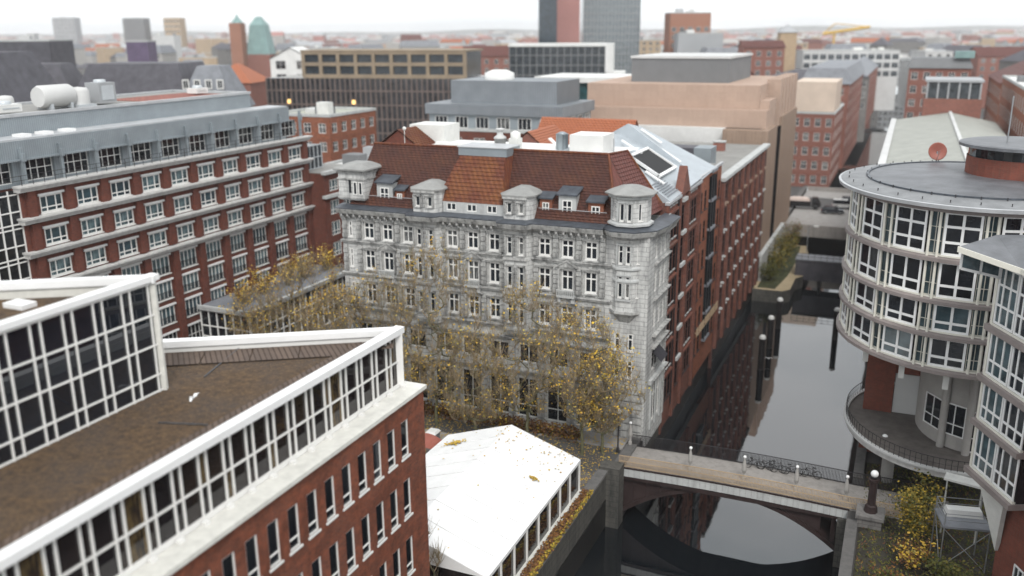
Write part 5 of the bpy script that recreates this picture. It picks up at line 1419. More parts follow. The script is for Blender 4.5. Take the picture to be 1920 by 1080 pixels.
def mid_city():
    # beige stone block with ribbed canal front
    t = thing('stone_archive', 'windowless beige stone block with grey roof box and ribbed tower on the canal', 'building', (-36, 160, 0))
    q = MB(); q.box(-51.7, -22.4, 152.4, 185, 0, 27.2); part('upper_block', q, 'stone_beige', t)
    q = MB(); q.box(-52.4, -20.8, 150, 152.35, 0, 23.4); q.box(-22.35, -20.8, 152.4, 160, 0, 24.8); part('lower_block', q, 'stone_beige', t)
    q = MB(); q.box(-51, -21.3, 148.8, 149.95, 17.2, 20.6); part('white_band', q, 'flat_white', t)
    q = MB(); q.box(-45.5, -28.5, 158, 180, 27.2, 31.2); part('roof_box', q, 'grey_dark', t)
    q = MB(); q.box(-45.7, -28.3, 157.8, 180.2, 31.2, 31.6); part('roof_box_lid', q, 'pale_clad', t)
    q = MB(); q.box(-27, -19.9, 146.6, 157.2, -5, 20.6); part('canal_wing', q, 'stone_brown', t)
    q = MB(); q.box(-27, -19.98, 157.22, 162.3, -3, 20.0); part('slit_glazing', q, 'canal_glass', t)
    q = MB(); q.box(-27, -19.9, 162.32, 184, -5, 21.5); part('canal_wing', q, 'stone_brown', t)
    for k in range(6):
        q = MB(); q.box(-22.6, -20.3, 161+k*4.2, 163.4+k*4.2, 20, 27.8); part('rib', q, 'stone_beige', t)
    # brick gable block by the far bridge and the row behind
    block('brick_block', 'orange brick canal block with pale gable head beside the distant road bridge', 'building', -20.4, 236, 9.6, 28, 17, 0, 'brick_far', 'flat_white', 'flat', 0, 5, 4, 1.25, 1.9, 3.3, 1., ('f', 'r'))
    q = MB(); q.box(-25.0, -15.8, 222.4, 240, 17.5, 24.2); single('gable_head', q, 'cream_wall', 'pale tan roof storey on top of the orange brick canal block', 'roof storey')
    block('brick_block', 'long brick row with many small windows along the canal beyond the bridge', 'building', -21, 290, 12, 70, 22, 0, 'brick_far', 'slate_grey', 'mansard', 4, 6, 3, 1.3, 1.9, 3.4, 1, ('f', 'r'))
    block('brick_block', 'farther rose brick row closing the left side of the canal', 'building', -21, 395, 12, 120, 20, 0, 'brick_far', 'slate_grey', 'gable', 4, 5, 3, 1.4, 1.9, 3.6, 1, ('r',))
    block('canal_block', 'dark glass block bridging the far end of the canal', 'building', -8, 655, 22, 14, 17, 0, 'grey_clad', 'flat_white', 'flat', 0, 4, 7, 2.3, 2.2, 3.6, .8)
    # dark glass office with lattice top
    t = thing('dark_office', 'wide dark glass office with brown mullions and beige lattice storeys on top', 'office', (-117, 190, 0), 10)
    W = world(t)
    q = MB(); q.T = W; q.box(-25, 25, -8, 10, 0, 25.6); part('glazing', q, 'office_glass', t)
    q = MB(); q.T = W @ wallT(-25, -8, 0); grid_bars(q, 50, 0, 25.6, [k*1.25 for k in range(41)], [k*3.2+.4 for k in range(8)], .3, .2)
    q.T = W @ wallT(25, -8, 90); grid_bars(q, 18, 0, 25.6, [k*1.5 for k in range(13)], [k*3.2+.4 for k in range(8)], .22, .25); part('mullions', q, 'brown_mullion', t)
    q = MB(); q.T = W; q.box(-16.5, 23, -5, 9, 25.7, 31.4); part('top_glazing', q, 'far_glass', t)
    q = MB(); q.T = W @ wallT(-16.5, -5, 0); grid_bars(q, 39.5, 25.7, 31.5, [k*4.4 for k in range(10)], [26, 28.7, 31.3], .8, .5); part('lattice', q, 'lattice_brown', t)
    q = MB(); q.T = W; q.box(-17, 23.5, -5.6, 9.5, 31.5, 31.9); part('roof', q, 'lattice_brown', t)
    for x, z, m in ((-16, 16.6, 0), (-8, 13.4, 0), (-3.5, 19.8, 0), (6, 10.2, 0), (-20, 19.8, 0)):
        q = MB(); q.T = W; q.box(x, x+.9, -8.1, -8.03, z, z+.9); part('lit_window', q, 'lit', t)
    # grey roofed brick hotel in the middle distance
    t = block('brick_block', 'dark red brick block with stepped zinc attic behind the grey house', 'building', -59.5, 137, 24, 16, 20.8, 0, 'brick_hotel', 'zinc_pale', 'flat', 0, 2, 6, 1.9, 2.1, 3.4, 1.0, ('f', 'r'))
    q = MB(); q.T = world(t); q.box(-11.2, 11.2, -7.2, 7.2, 20.9, 23.3); part('attic', q, 'zinc', t)
    for k in range(6):
        win(t, world(t) @ wallT(-11.2, -7.2, 0), 1.1+k*3.6, 21.2, 2.2, 1.8, (.33, .66), (), y=-.02)
        if k < 4: win(t, world(t) @ wallT(11.2, -7.2, 90), 1+k*3.5, 21.2, 2.0, 1.8, (.33, .66), (), y=-.02)
    q = MB(); q.T = world(t); q.box(-11.7, 11.7, -7.7, 7.7, 23.3, 24.9); part('attic_roof', q, 'zinc_grey', t)
    q = MB(); q.T = world(t); q.box(-8.6, 9.6, -4.5, 6, 24.9, 28.4); part('roof_storey', q, 'zinc_grey', t)
    q = MB(); q.T = world(t); q.lathe((-2, 0, 28.4), [(2.4, 0), (2.4, 1.0), (1.2, 1.5)], 14); part('roof_vent', q, 'flat_white', t)
    block('brick_block', 'small orange brick block with pale green roof beyond the far end of the hotel', 'building', -91, 130, 11.5, 14, 22.8, 0, 'brick_orange', 'roof_green', 'flat', 0, 2, 4, 1.4, 1.6, 3.0, 1.0, ('f', 'r'))
    # white service roof right of the hotel
    t = block('service_block', 'low block with white roof crowded with pale plant behind the hotel wing', 'building', -71, 118, 14, 18, 17.0, 0, 'plaster', 'flat_white')
    for k in range(9):
        x, y = rnd.uniform(-6, 6), rnd.uniform(-8, 6); q = MB(); q.T = world(t); q.box(x-1, x+1, y-.8, y+.8, 17.1, 17.9+rnd.random()*1.4); part('roof_unit', q, rnd.choice(['flat_white', 'pale_clad', 'grey_clad']), t)
    # teal glass building
    t = thing('teal_office', 'teal glass office with white slab edges between the zinc attic block and the beige block', 'office', (-68, 205, 0))
    q = MB(); q.box(-79, -61, 198, 215, 0, 24.6); part('glazing', q, 'teal_glass', t)
    for z in (13, 16.5, 20, 24.6):
        q = MB(); q.box(-79.8, -60.2, 197.2, 215.5, z, z+.7 if z < 24 else 25.8); part('slab', q, 'flat_white', t)
    # black glass office with white frame
    t = thing('black_office', 'dark stepped glass office with a white end frame on the skyline', 'office', (-105, 285, 0), 16)
    W = world(t)
    q = MB(); q.T = W; q.box(-17, 14, -6, 8, 0, 31); part('glazing', q, 'far_glass', t)
    q = MB(); q.T = W @ wallT(-17, -6, 0); grid_bars(q, 31, 0, 31, [k*2.2 for k in range(15)], [k*3.1+.4 for k in range(10)], .3, .3); part('mullions', q, 'grey_dark', t)
    q = MB(); q.T = W; q.box(14, 20, -6.5, 8.5, 0, 23); q.box(13.6, 16.2, -6.6, 8.6, 23, 31.8); q.box(-17.3, 13.6, -6.6, 8.6, 31, 31.9); part('end_frame', q, 'flat_white', t)
    # tower trio
    block('tower', 'dark blue glass tower, left slab of the cut-off tower group', 'tower', -173, 445, 9, 16, 82, 23.5, 'tower_dark', 'grey_dark', rows=0)
    block('tower', 'rose red tower slab in the middle of the cut-off tower group', 'tower', -167, 457, 12.6, 14, 86, 23.5, 'rose', 'grey_dark', rows=0)
    t = block('tower', 'wide pale glass tower on the right of the cut-off tower group', 'tower', -151, 480, 29.5, 20, 90, 23.5, 'tower_glass', 'grey_dark', rows=0)
    W = world(t)
    q = MB(); q.T = W @ wallT(-14.75, -10, 0); grid_bars(q, 29.5, 0, 90, [k*1.84 for k in range(17)], [k*3.4 for k in range(27)], .28, .25); part('mullions', q, 'grey_clad', t)
    block('tower', 'square brown tower right of the tower group', 'tower', -99, 434, 18.5, 16, 43, 23.5, 'brownclad', 'grey_dark', 'flat', 0, 3, 5, 2, 2, 3.5, 6)
    block('tower', 'grey block standing in front of the square brown tower', 'building', -90, 418, 20, 10, 34, 23.5, 'grey_clad', 'flat_white')
    block('brick_block', 'pale red brick block on the skyline right of the brown tower', 'building', -54, 362, 15, 14, 29.3, 18, 'brick_far', 'tile_red', 'gable', 2.5, 3, 4, 1.6, 2, 3.5)
    block('tower', 'slim tan tower beside the pale red brick skyline block', 'tower', -49, 396, 6.5, 7, 34.5, 18, 'tan', 'grey_clad', 'hip', 3)
    block('long_hall', 'long pale hall with dark window band high above the canal bend', 'hall', -29, 452, 42, 16, 26, 18, 'pale_clad', 'flat_white', 'flat', 0, 3, 12, 2.8, 2.4, 3.7, 1.2, fm='grey_frame', gm='far_glass')
    block('office_block', 'pale grey office with dark bands at the far end of the canal', 'office', 4, 470, 17, 14, 21, 18, 'pale_clad', 'flat_white', 'flat', 0, 4, 5, 2.7, 2.0, 3.6, .8, gm='far_glass')
    block('brick_block', 'pale brick block with green copper roof corner behind the long metal roof', 'building', 6, 268, 14.5, 14, 26, 0, 'brick_far', 'grey_dark', 'mansard', 2.5, 4, 5, 1.5, 1.9, 3.4, 1)
    q = MB(); q.box(9.2, 13.6, 260.4, 266, 28.55, 30.2); single('copper_roof', q, 'copper', 'green copper roof box on the brick block behind the long metal roof', 'roof')
    block('brick_block', 'orange brick warehouse at the right edge beyond the long metal roof', 'warehouse', 22.5, 190, 11, 52, 26, 0, 'brick_orange', 'flat_white', 'flat', 0, 6, 3, 1.6, 2.4, 3.8, 1.2, ('f', 'l'))
    block('brick_block', 'orange brick gabled warehouse rising behind the one at the right edge', 'warehouse', 26, 250, 16, 40, 24, 0, 'brick_orange', 'tile_red', 'gable', 4, 6, 4, 1.6, 2.4, 3.6, 1.2, ('f', 'l'))
    # left background
    block('mansard_block', 'black slate mansard roof at the left edge behind the hotel roof plant', 'building', -150, 112, 20, 20, 23, 15, 'stone_grey', 'slate', 'mansard', 10)
    block('mansard_block', 'long dark slate roof block with a pale ridge left of the dormered roof', 'building', -149, 150, 25, 18, 22, 18, 'stone_grey', 'slate', 'mansard', 8)
    t = block('dormer_block', 'grey mansard building with two rows of white dormer windows', 'building', -133, 152, 11, 12, 21, 18, 'plaster', 'slate_grey', 'mansard', 8.5)
    for r in range(2):
        for c in range(4): win(t, world(t) @ wallT(-4.6+c*2.4, -5.6+r*.7+.1, 0), 0, 22+r*3.0, 1.4, 1.9, (.5,), (), y=-.6, fw=.2)
    block('dark_block', 'flat dark block on the skyline at the far left edge', 'building', -232, 188, 22, 14, 34, 23.5, 'slate', 'slate')
    block('mansard_block', 'slate roofed block with pale chimney band behind the hotel at the left', 'building', -172, 140, 22, 12, 22, 23.5, 'offwhite', 'slate', 'mansard', 8)
    block('orange_roof', 'low building with orange red hip roof left of the white villa', 'building', -176, 211, 13, 14, 22.5, 15, 'brick_far', 'tile_orange', 'hip', 5)
    block('white_villa', 'white gabled house with a dark upper window on the left skyline', 'house', -179, 243, 13, 14, 28, 20, 'flat_white', 'flat_white', 'gable', 3.5, 2, 2, 3.2, 2.6, 4, .5)
    block('violet_block', 'dark violet block under the second skyline tower', 'building', -254, 254, 7.6, 8, 33, 23.5, 'violet', 'slate')
    block('brick_block', 'long block with pinkish tile roof right of the beige lattice storeys', 'building', -161, 352, 24, 14, 26, 20, 'brick_far', 'tile_red', 'gable', 4, 2, 6, 1.6, 2, 3.4)
    # church
    t = thing('church', 'brick church tower with green copper roof on the left skyline', 'church', (-348, 420, 0), 20)
    W = world(t)
    q = MB(); q.T = W; q.box(-3.5, 3, -4, 4, 0, 41); part('tower', q, 'brownclad', t)
    q = MB(); q.T = W; q.box(2, 16, 3, 15, 0, 24); part('nave', q, 'brick_far', t)
    q = MB(); q.T = W; q.loft([[(3.0, 3, 24), (16, 3, 24), (16, 15, 24), (3.0, 15, 24)], [(5, 5, 40), (13.5, 5, 40), (13.5, 13, 40), (5, 13, 40)], [(8, 8, 44.5), (10.5, 8, 44.5), (10.5, 10.5, 44.5), (8, 10.5, 44.5)]]); part('copper_roof', q, 'copper', t)
    q = MB(); q.T = W; q.lathe((0, 0, 41), [(3.4, 0), (2, 2), (1, 3), (.1, 5)], 10); part('spire', q, 'copper', t)
    for c, wdt, h, lab, m in (((-1245, 1094), 35.6, 60, 'pale blue grey tower block far off on the left skyline', 'grey_clad'), ((-915, 911), 27, 54, 'grey brown tower block between the other two distant tower blocks', 'grey_dark'), ((-870, 930), 21, 54, 'slim sandy tower block nearest the church on the skyline', 'tan')):
        block('tower_block', lab, 'tower', c[0], c[1], wdt, 20, h, 23.5, m, 'grey_clad', 'flat', 0, 8, 6, 3, 2, 6.2, 3)
M['zinc_grey'] = corrugated('zinc_grey', (.23, .25, .27), 'X', .8, .5, .3)
M['lattice_brown'] = plain('lattice_brown', (.27, .21, .145), .7, .2, .4)
M['cream_wall'] = plain('cream_wall', (.60, .49, .40), .8, .12, .3)
M['bed_green'] = plain('bed_green', (.05, .055, .02), .95, .6, 1.2, 0, .6)
M['brown_mullion'] = plain('brown_mullion', (.16, .12, .105), .6, .3, .5)
M['office_glass'] = glass('office_glass', (.03, .03, .035), (.06, .06, .065), .1, .6)
M['tower_dark'] = glass('tower_dark', (.03, .045, .06), (.04, .06, .08), .1, .6)
M['violet'] = plain('violet_cladding', (.11, .08, .14), .6, .2, .4)
M['lit'] = plain('lit_window', (.9, .55, .2), .5, .05, 1)
_b = M['lit'].node_tree.nodes['Principled BSDF']; _b.inputs['Emission Color'].default_value = (1, .62, .2, 1); _b.inputs['Emission Strength'].default_value = 1.2
mid_city()

def far_city():
    g = random.Random(21)
    kinds = [('distant pale flat roofed block in the hazy city beyond the canal quarter', 'pale_clad', 'flat_white', 'flat'),
             ('distant grey block with slate roof in the hazy city', 'plaster', 'slate_grey', 'mansard'),
             ('distant red brick building with tiled gable roof in the hazy city', 'brick_far', 'tile_red', 'gable'),
             ('distant tan building with flat grey roof in the hazy city', 'tan', 'felt_grey', 'flat'),
             ('distant building with orange tile roof in the hazy city', 'stone_pale', 'tile_orange', 'gable'),
             ('distant dark slate roofed building in the hazy city', 'stone_grey', 'slate', 'hip')]
    fx, fy = -math.sin(R(23.5)), math.cos(R(23.5)); n = 0
    spots = []
    tries = 0
    while n < 150 and tries < 4000:
        tries += 1
        D = 300+900*g.random()**1.3; lat = g.uniform(-.62, .62)*D
        x, y = fx*D+fy*lat, fy*D-fx*lat
        if -24 < x < 3 and y < 640: continue
        if D < 560 and (-185 < x < -85) and y > 270: continue
        if math.hypot(x+348, y-425) < 45 or (D < 360 and lat < -60): continue
        w, d = g.uniform(12, 30), g.uniform(10, 18)
        if any(abs(x-a)+abs(y-b) < 27 for a, b in spots): continue
        spots.append((x, y)); k = kinds[g.randrange(6)]
        h = g.uniform(13, 25)+(g.random() < .12)*g.uniform(3, 9)
        if abs(lat/D) < .12 and lat > 0: h = min(h, 22)
        block('city_block', k[0], 'building', x, y, w, d, h, g.choice([0, 23.5, 12, 40, 75]), k[1], k[2], k[3], g.uniform(2.5, 5), rows=3 if D < 700 else 0, cols=max(3, int(w/4.2)), ww=1.9, wh=2.0, dz=3.5, top=.9, group='hazy city blocks, '+k[3]+' '+k[2].replace('_', ' '))
        n += 1
    # the far-off city that reads as one mass
    q = MB()
    for i in range(2600):
        D = 1150+5200*g.random()**1.6; lat = g.uniform(-.66, .66)*D
        x, y = fx*D+fy*lat, fy*D-fx*lat; w, d, h = g.uniform(14, 45), g.uniform(12, 30), g.uniform(10, 24)+(g.random() < .04)*g.uniform(5, 16)
        q.T = Matrix.Translation((x, y, 0)) @ Matrix.Rotation(g.uniform(0, 3), 4, 'Z'); m = g.randrange(6)
        if g.random() < .5: q.box(-w/2, w/2, -d/2, d/2, 0, h, m)
        else:
            q.box(-w/2, w/2, -d/2, d/2, 0, h-4, m)
            q.loft([[(-w/2, -d/2, h-4), (w/2, -d/2, h-4), (w/2, d/2, h-4), (-w/2, d/2, h-4)], [(-w/2, -.2, h+1), (w/2, -.2, h+1), (w/2, .2, h+1), (-w/2, .2, h+1)]], g.choice([2, 5, 4, 1]))
    single('distant_city', q, ['pale_clad', 'plaster', 'brick_far', 'tan', 'grey_clad', 'rose'], 'far-off city of small roofs fading into haze at the horizon', 'city', (0, 0, 0), None, 'stuff')
    # harbour crane
    t = thing('harbour_crane', 'yellow harbour crane with slanting jib on the right skyline', 'crane', (-70, 900, 0), 10)
    W = world(t)
    q = MB(); q.T = W; q.tube([(0, 0, 0), (0, 0, 33)], 1.0, 6); part('mast', q, 'yellow', t)
    q = MB(); q.T = W; q.tube([(-10, 0, 31), (30, 0, 37)], 1.5, 6); q.tube([(-10, 0, 31), (0, 0, 40)], .5, 4); q.tube([(0, 0, 40), (30, 0, 37)], .4, 4); part('jib', q, 'yellow', t)
    # wooded rise at the horizon
    q = MB(); N = 60; rows = []
    for i in range(N+1):
        a = -.75+1.5*i/N; D = 6900; x, y = fx*D+fy*a*D, fy*D-fx*a*D; h = 34+14*math.sin(i*.7)*math.sin(i*.23+1)+26*max(0, a)
        rows.append([(x, y, -1), (x, y, h), (x*1.12, y*1.12, h), (x*1.12, y*1.12, -1)])
    q.loft([r[::-1] for r in rows], 0); structure('hills', q, 'leaf_hill')
M['leaf_hill'] = plain('wooded_hill', (.06, .075, .06), .95, .3, .01)
far_city()

# ------------------------------------------------------------------ far bridge, lock, piles, cars
def far_bridge():
    t = thing('road_bridge', 'wide beige road bridge with parked vehicles crossing the canal', 'bridge', (-10, 190, 0))
    q = MB(); q.box(-19.8, -.5, 173, 217, -.9, .02); part('deck', q, 'pave', t)
    q = MB(); q.box(-19.8, -.5, 172.6, 172.98, -1.3, .95); part('parapet', q, 'bridge_tan', t)
    q = MB(); q.box(-19.8, -.5, 217.02, 217.4, -1.3, .95); part('parapet', q, 'bridge_tan', t)
    q = MB(); q.box(-19.8, -.5, 174, 216, -1.6, -.92); part('girder', q, 'steel_dark', t)
    q = MB(); q.box(-60, 60, 196, 208, .03, .035); structure('road', q, 'asphalt')

def car(x, y, z, rz, lab, mat, kind='car', name='parked_car', cat='car'):
    t = thing(name, lab, cat, (x, y, z), rz)
    W = world(t); L, Wd = (4.4, 1.75)
    q = MB(); q.T = W
    prof = [(-2.2, .35), (-2.2, .85), (-1.95, .95), (1.0, .98), (2.05, .82), (2.2, .6), (2.2, .35)]
    n = len(prof)
    q.loft([[(px, -Wd/2+.08, pz) for px, pz in prof], [(px, -Wd/2, pz-.02) for px, pz in prof], [(px, Wd/2, pz-.02) for px, pz in prof], [(px, Wd/2-.08, pz) for px, pz in prof]]); part('body', q, mat, t)
    q = MB(); q.T = W
    cab = [(-1.9, .95), (-1.45, 1.42), (.35, 1.45), (1.05, .97)] if kind == 'car' else [(-2.1, .95), (-1.95, 1.75), (.7, 1.75), (1.4, .97)]
    q.loft([[(px, -Wd/2+.1, pz) if pz < 1 else (px, -Wd/2+.25, pz) for px, pz in cab], [(px, Wd/2-.1, pz) if pz < 1 else (px, Wd/2-.25, pz) for px, pz in cab]]); part('windows', q, 'dark_glass', t)
    zt = max(p[1] for p in cab); xs = [p[0] for p in cab if p[1] > 1.2]
    q = MB(); q.T = W; q.box(min(xs)-.05, max(xs)+.03, -Wd/2+.22, Wd/2-.22, zt, zt+.05); part('roof', q, mat, t)
    for wx in (-1.35, 1.35):
        for s in (-1, 1):
            q = MB(); q.T = W @ Matrix.Translation((wx, s*(Wd/2-.08), .33)) @ Matrix.Rotation(R(90), 4, 'X'); q.lathe((0, 0, -.1), [(.2, 0), (.33, 0), (.33, .2), (.2, .2)], 14); w = part('wheel', q, 'black_rubber', t)
            q = MB(); q.T = W @ Matrix.Translation((wx, s*(Wd/2-.06), .33)) @ Matrix.Rotation(R(90), 4, 'X'); q.lathe((0, 0, -.1), [(.05, 0), (.2, 0), (.2, .2), (.05, .2)], 10); part('rim', q, 'steel_grey', w)
    for s in (-1, 1):
        q = MB(); q.T = W; q.box(2.1, 2.22, s*.6-.2, s*.6+.2, .58, .74); part('headlight', q, 'flat_white', t)
        q = MB(); q.T = W; q.box(-2.22, -2.12, s*.65-.15, s*.65+.15, .65, .82); part('tail_light', q, 'red_paint', t)
    return t
far_bridge()
car(-12.2, 190.5, .04, 8, 'dark saloon car parked nearest the parapet of the road bridge', 'car_dark')
car(-10.6, 197.2, .04, 5, 'white estate car with dark windows behind the dark saloon on the road bridge', 'car_white', 'van')
car(-9.2, 201.5, .04, 3, 'black estate car at the right end of the vehicles on the road bridge', 'car_black', 'van')
def lorry():
    t = thing('flatbed_lorry', 'black flatbed lorry with a tan covered load on the road bridge', 'lorry', (-18.2, 194, .04), 4)
    W = world(t)
    q = MB(); q.T = W; q.box(-3.4, 1.4, -1.1, 1.1, .6, 1.7); part('cargo_bed', q, 'car_black', t)
    q = MB(); q.T = W; q.loft([[(-3.2, -1, 1.7), (1.2, -1, 1.7), (1.2, 1, 1.7), (-3.2, 1, 1.7)], [(-2.9, -.8, 2.15), (.9, -.8, 2.2), (.9, .8, 2.2), (-2.9, .8, 2.15)], [(-2, -.4, 2.4), (.2, -.4, 2.4), (.2, .4, 2.4), (-2, .4, 2.4)]]); part('load', q, 'tarp', t)
    q = MB(); q.T = W; q.loft([[(1.6, -1.05, .5), (3.4, -1.05, .5), (3.4, 1.05, .5), (1.6, 1.05, .5)], [(1.6, -1.05, 1.5), (3.35, -1.05, 1.4), (3.35, 1.05, 1.4), (1.6, 1.05, 1.5)], [(1.6, -.95, 2.4), (2.7, -.95, 2.4), (2.7, .95, 2.4), (1.6, .95, 2.4)]]); c = part('cab', q, 'car_black', t)
    q = MB(); q.T = W; q.add([(3.34, -.9, 1.5), (3.34, .9, 1.5), (2.8, .85, 2.3), (2.8, -.85, 2.3)], [(0, 1, 2, 3)]); part('windscreen', q, 'dark_glass', c)
    for wx in (-2.4, 2.4):
        for s in (-1, 1):
            q = MB(); q.T = W @ Matrix.Translation((wx, s*.95, .45)) @ Matrix.Rotation(R(90), 4, 'X'); q.lathe((0, 0, -.14), [(.2, 0), (.45, 0), (.45, .28), (.2, .28)], 14); part('wheel', q, 'black_rubber', t)
lorry()

def lock():
    t = thing('flood_barrier', 'dark flood barrier box spanning the canal before the road bridge', 'barrier', (-10.5, 151, -5))
    q = MB(); q.box(-14.6, -6.8, 150.2, 153.8, -3.7, -.4, 0); part('gate_box', q, 'slate', t)
    q = MB(); q.box(-14.7, -6.7, 150.0, 154.0, -.4, -.2); part('walkway', q, 'slate_grey', t)
    for x in (-14.3, -10.8, -7.2):
        q = MB(); q.box(x-.25, x+.25, 151, 153, -6, -3.7); part('gate_post', q, 'black_wood', t)
    q = MB()
    for z in (.3, .8): q.tube([(-14.6, 150.1, z), (-6.8, 150.1, z)], .035, 4)
    for k in range(9): q.tube([(-14.6+k*.97, 150.1, -.2), (-14.6+k*.97, 150.1, .8)], .03, 4)
    part('railing', q, 'steel_dark', t)
    q = MB(); q.prism([(-19.7, 139.5), (-15.2, 139.5), (-14.2, 141), (-14.2, 148), (-13.2, 150), (-13.2, 160), (-15, 172.4), (-19.7, 172.4)], -6, -3.0, 0, 1); single('lock_quay', q, ['quay_stone', 'sand_stone'], 'sandy stone quay with shrubs left of the flood barrier', 'quay')
    q = MB(); q.prism([(-6.9, 146), (-1.3, 146), (-1.3, 158), (-6.9, 158)], -6, -3.0, 0, 1); single('lock_quay', q, ['quay_stone', 'sand_stone'], 'stone quay right of the flood barrier half behind the round office', 'quay')
    q = MB(); q.box(-19.85, -19.2, 144.2, 172, -3, 1.2); single('retaining_wall', q, 'stone_pale', 'pale retaining wall behind the canal side shrubs', 'wall')
    q = MB(); q.prism([(-19.1, 140.4), (-16.4, 140.4), (-15.6, 149), (-15.4, 160), (-16, 171.5), (-19.1, 171.5)], -3.0, -2.9); structure('planting_bed', q, 'bed_green')
    grp = 'mooring piles in the canal'
    base = None
    for i, (x, y, h, lab) in enumerate(((-14.0, 127, 4.2, 'black mooring pile with pale cap farthest from the grey house, left side of the canal'), (-13.95, 118, 4.0, 'black mooring pile with pale cap between the two other left side piles'), (-13.8, 109.5, 4.0, 'black mooring pile with pale cap nearest to the footbridge on the left side'), (-6.2, 125, 4.4, 'tall black mooring pile with pale cap standing alone near the round office'))):
        if base is None:
            p = thing('mooring_pile', lab, 'pile', (x, y, -5), 0, grp); base = p
            q = MB(); q.tube([(x, y, -7), (x, y, -.9)], [.42, .38], 10); part('post', q, 'black_wood', p)
            q = MB(); q.lathe((x, y, -.9), [(.42, 0), (.42, .2), (.3, .4), (.05, .5)], 10); part('cap', q, 'flat_white', p)
        else: dup(base, (x, y, -5), None, lab)
    q = MB()
    p = thing('quay_lamp', 'small curved lamp post on the lock quay', 'lamp', (-14.4, 166, -3))
    q.tube([(-14.4, 166, -3), (-14.4, 166, 1.6), (-14.1, 166, 2.1), (-13.2, 166, 2.2)], .08, 6); part('post', q, 'steel_grey', p)
    q = MB(); q.box(-13.5, -12.7, 165.8, 166.2, 2.05, 2.25); part('head', q, 'flat_white', p)
lock()

def gull(x, y, z, rz, lab, fly=True):
    t = thing('gull', lab, 'bird', (x, y, z), rz)
    W = world(t); q = MB(); q.T = W
    q.loft([[(cx, r*math.cos(a*1.0472), cz+r*math.sin(a*1.0472)) for a in range(6)] for cx, cz, r in ((-.30, .02, .015), (-.22, .01, .05), (-.08, 0, .085), (.08, .01, .08), (.17, .05, .05), (.23, .07, .052), (.28, .07, .03))], 0, True)
    q.loft([[(.28, -.012, .06), (.28, .012, .06), (.28, 0, .08)], [(.35, -.004, .05), (.35, .004, .05), (.35, 0, .06)]], 2)
    for s in (-1, 1):
        if fly:
            q.add([(.12, s*.06, .05), (-.10, s*.06, .05), (-.10, s*.38, .16), (.14, s*.36, .16), (-.02, s*.72, .08), (-.10, s*.66, .08)], [(0, 1, 2, 3), (3, 2, 5, 4)], 1)
        else:
            q.add([(.10, s*.085, .05), (-.30, s*.03, .05), (-.24, s*.075, -.02), (.06, s*.095, -.03)], [(0, 1, 2, 3)], 1)
            q.tube([(0, s*.03, -.06), (0, s*.03, -.20)], .01, 4, 2)
    q.add([(-.28, -.03, .03), (-.28, .03, .03), (-.42, .06, .02), (-.42, -.06, .02)], [(0, 1, 2, 3)], 0)
    part('body', q, ['gull_white', 'gull_white', 'yellow'], t)
    t.scale = (.7, .7, .7)
gull(-27.2, 27.9, 20.75, 200, 'white gull flying low over the brown gravel roof', True)
gull(-13.2, 112, -4.3, 100, 'white gull flying low over the canal beside the mooring piles', True)

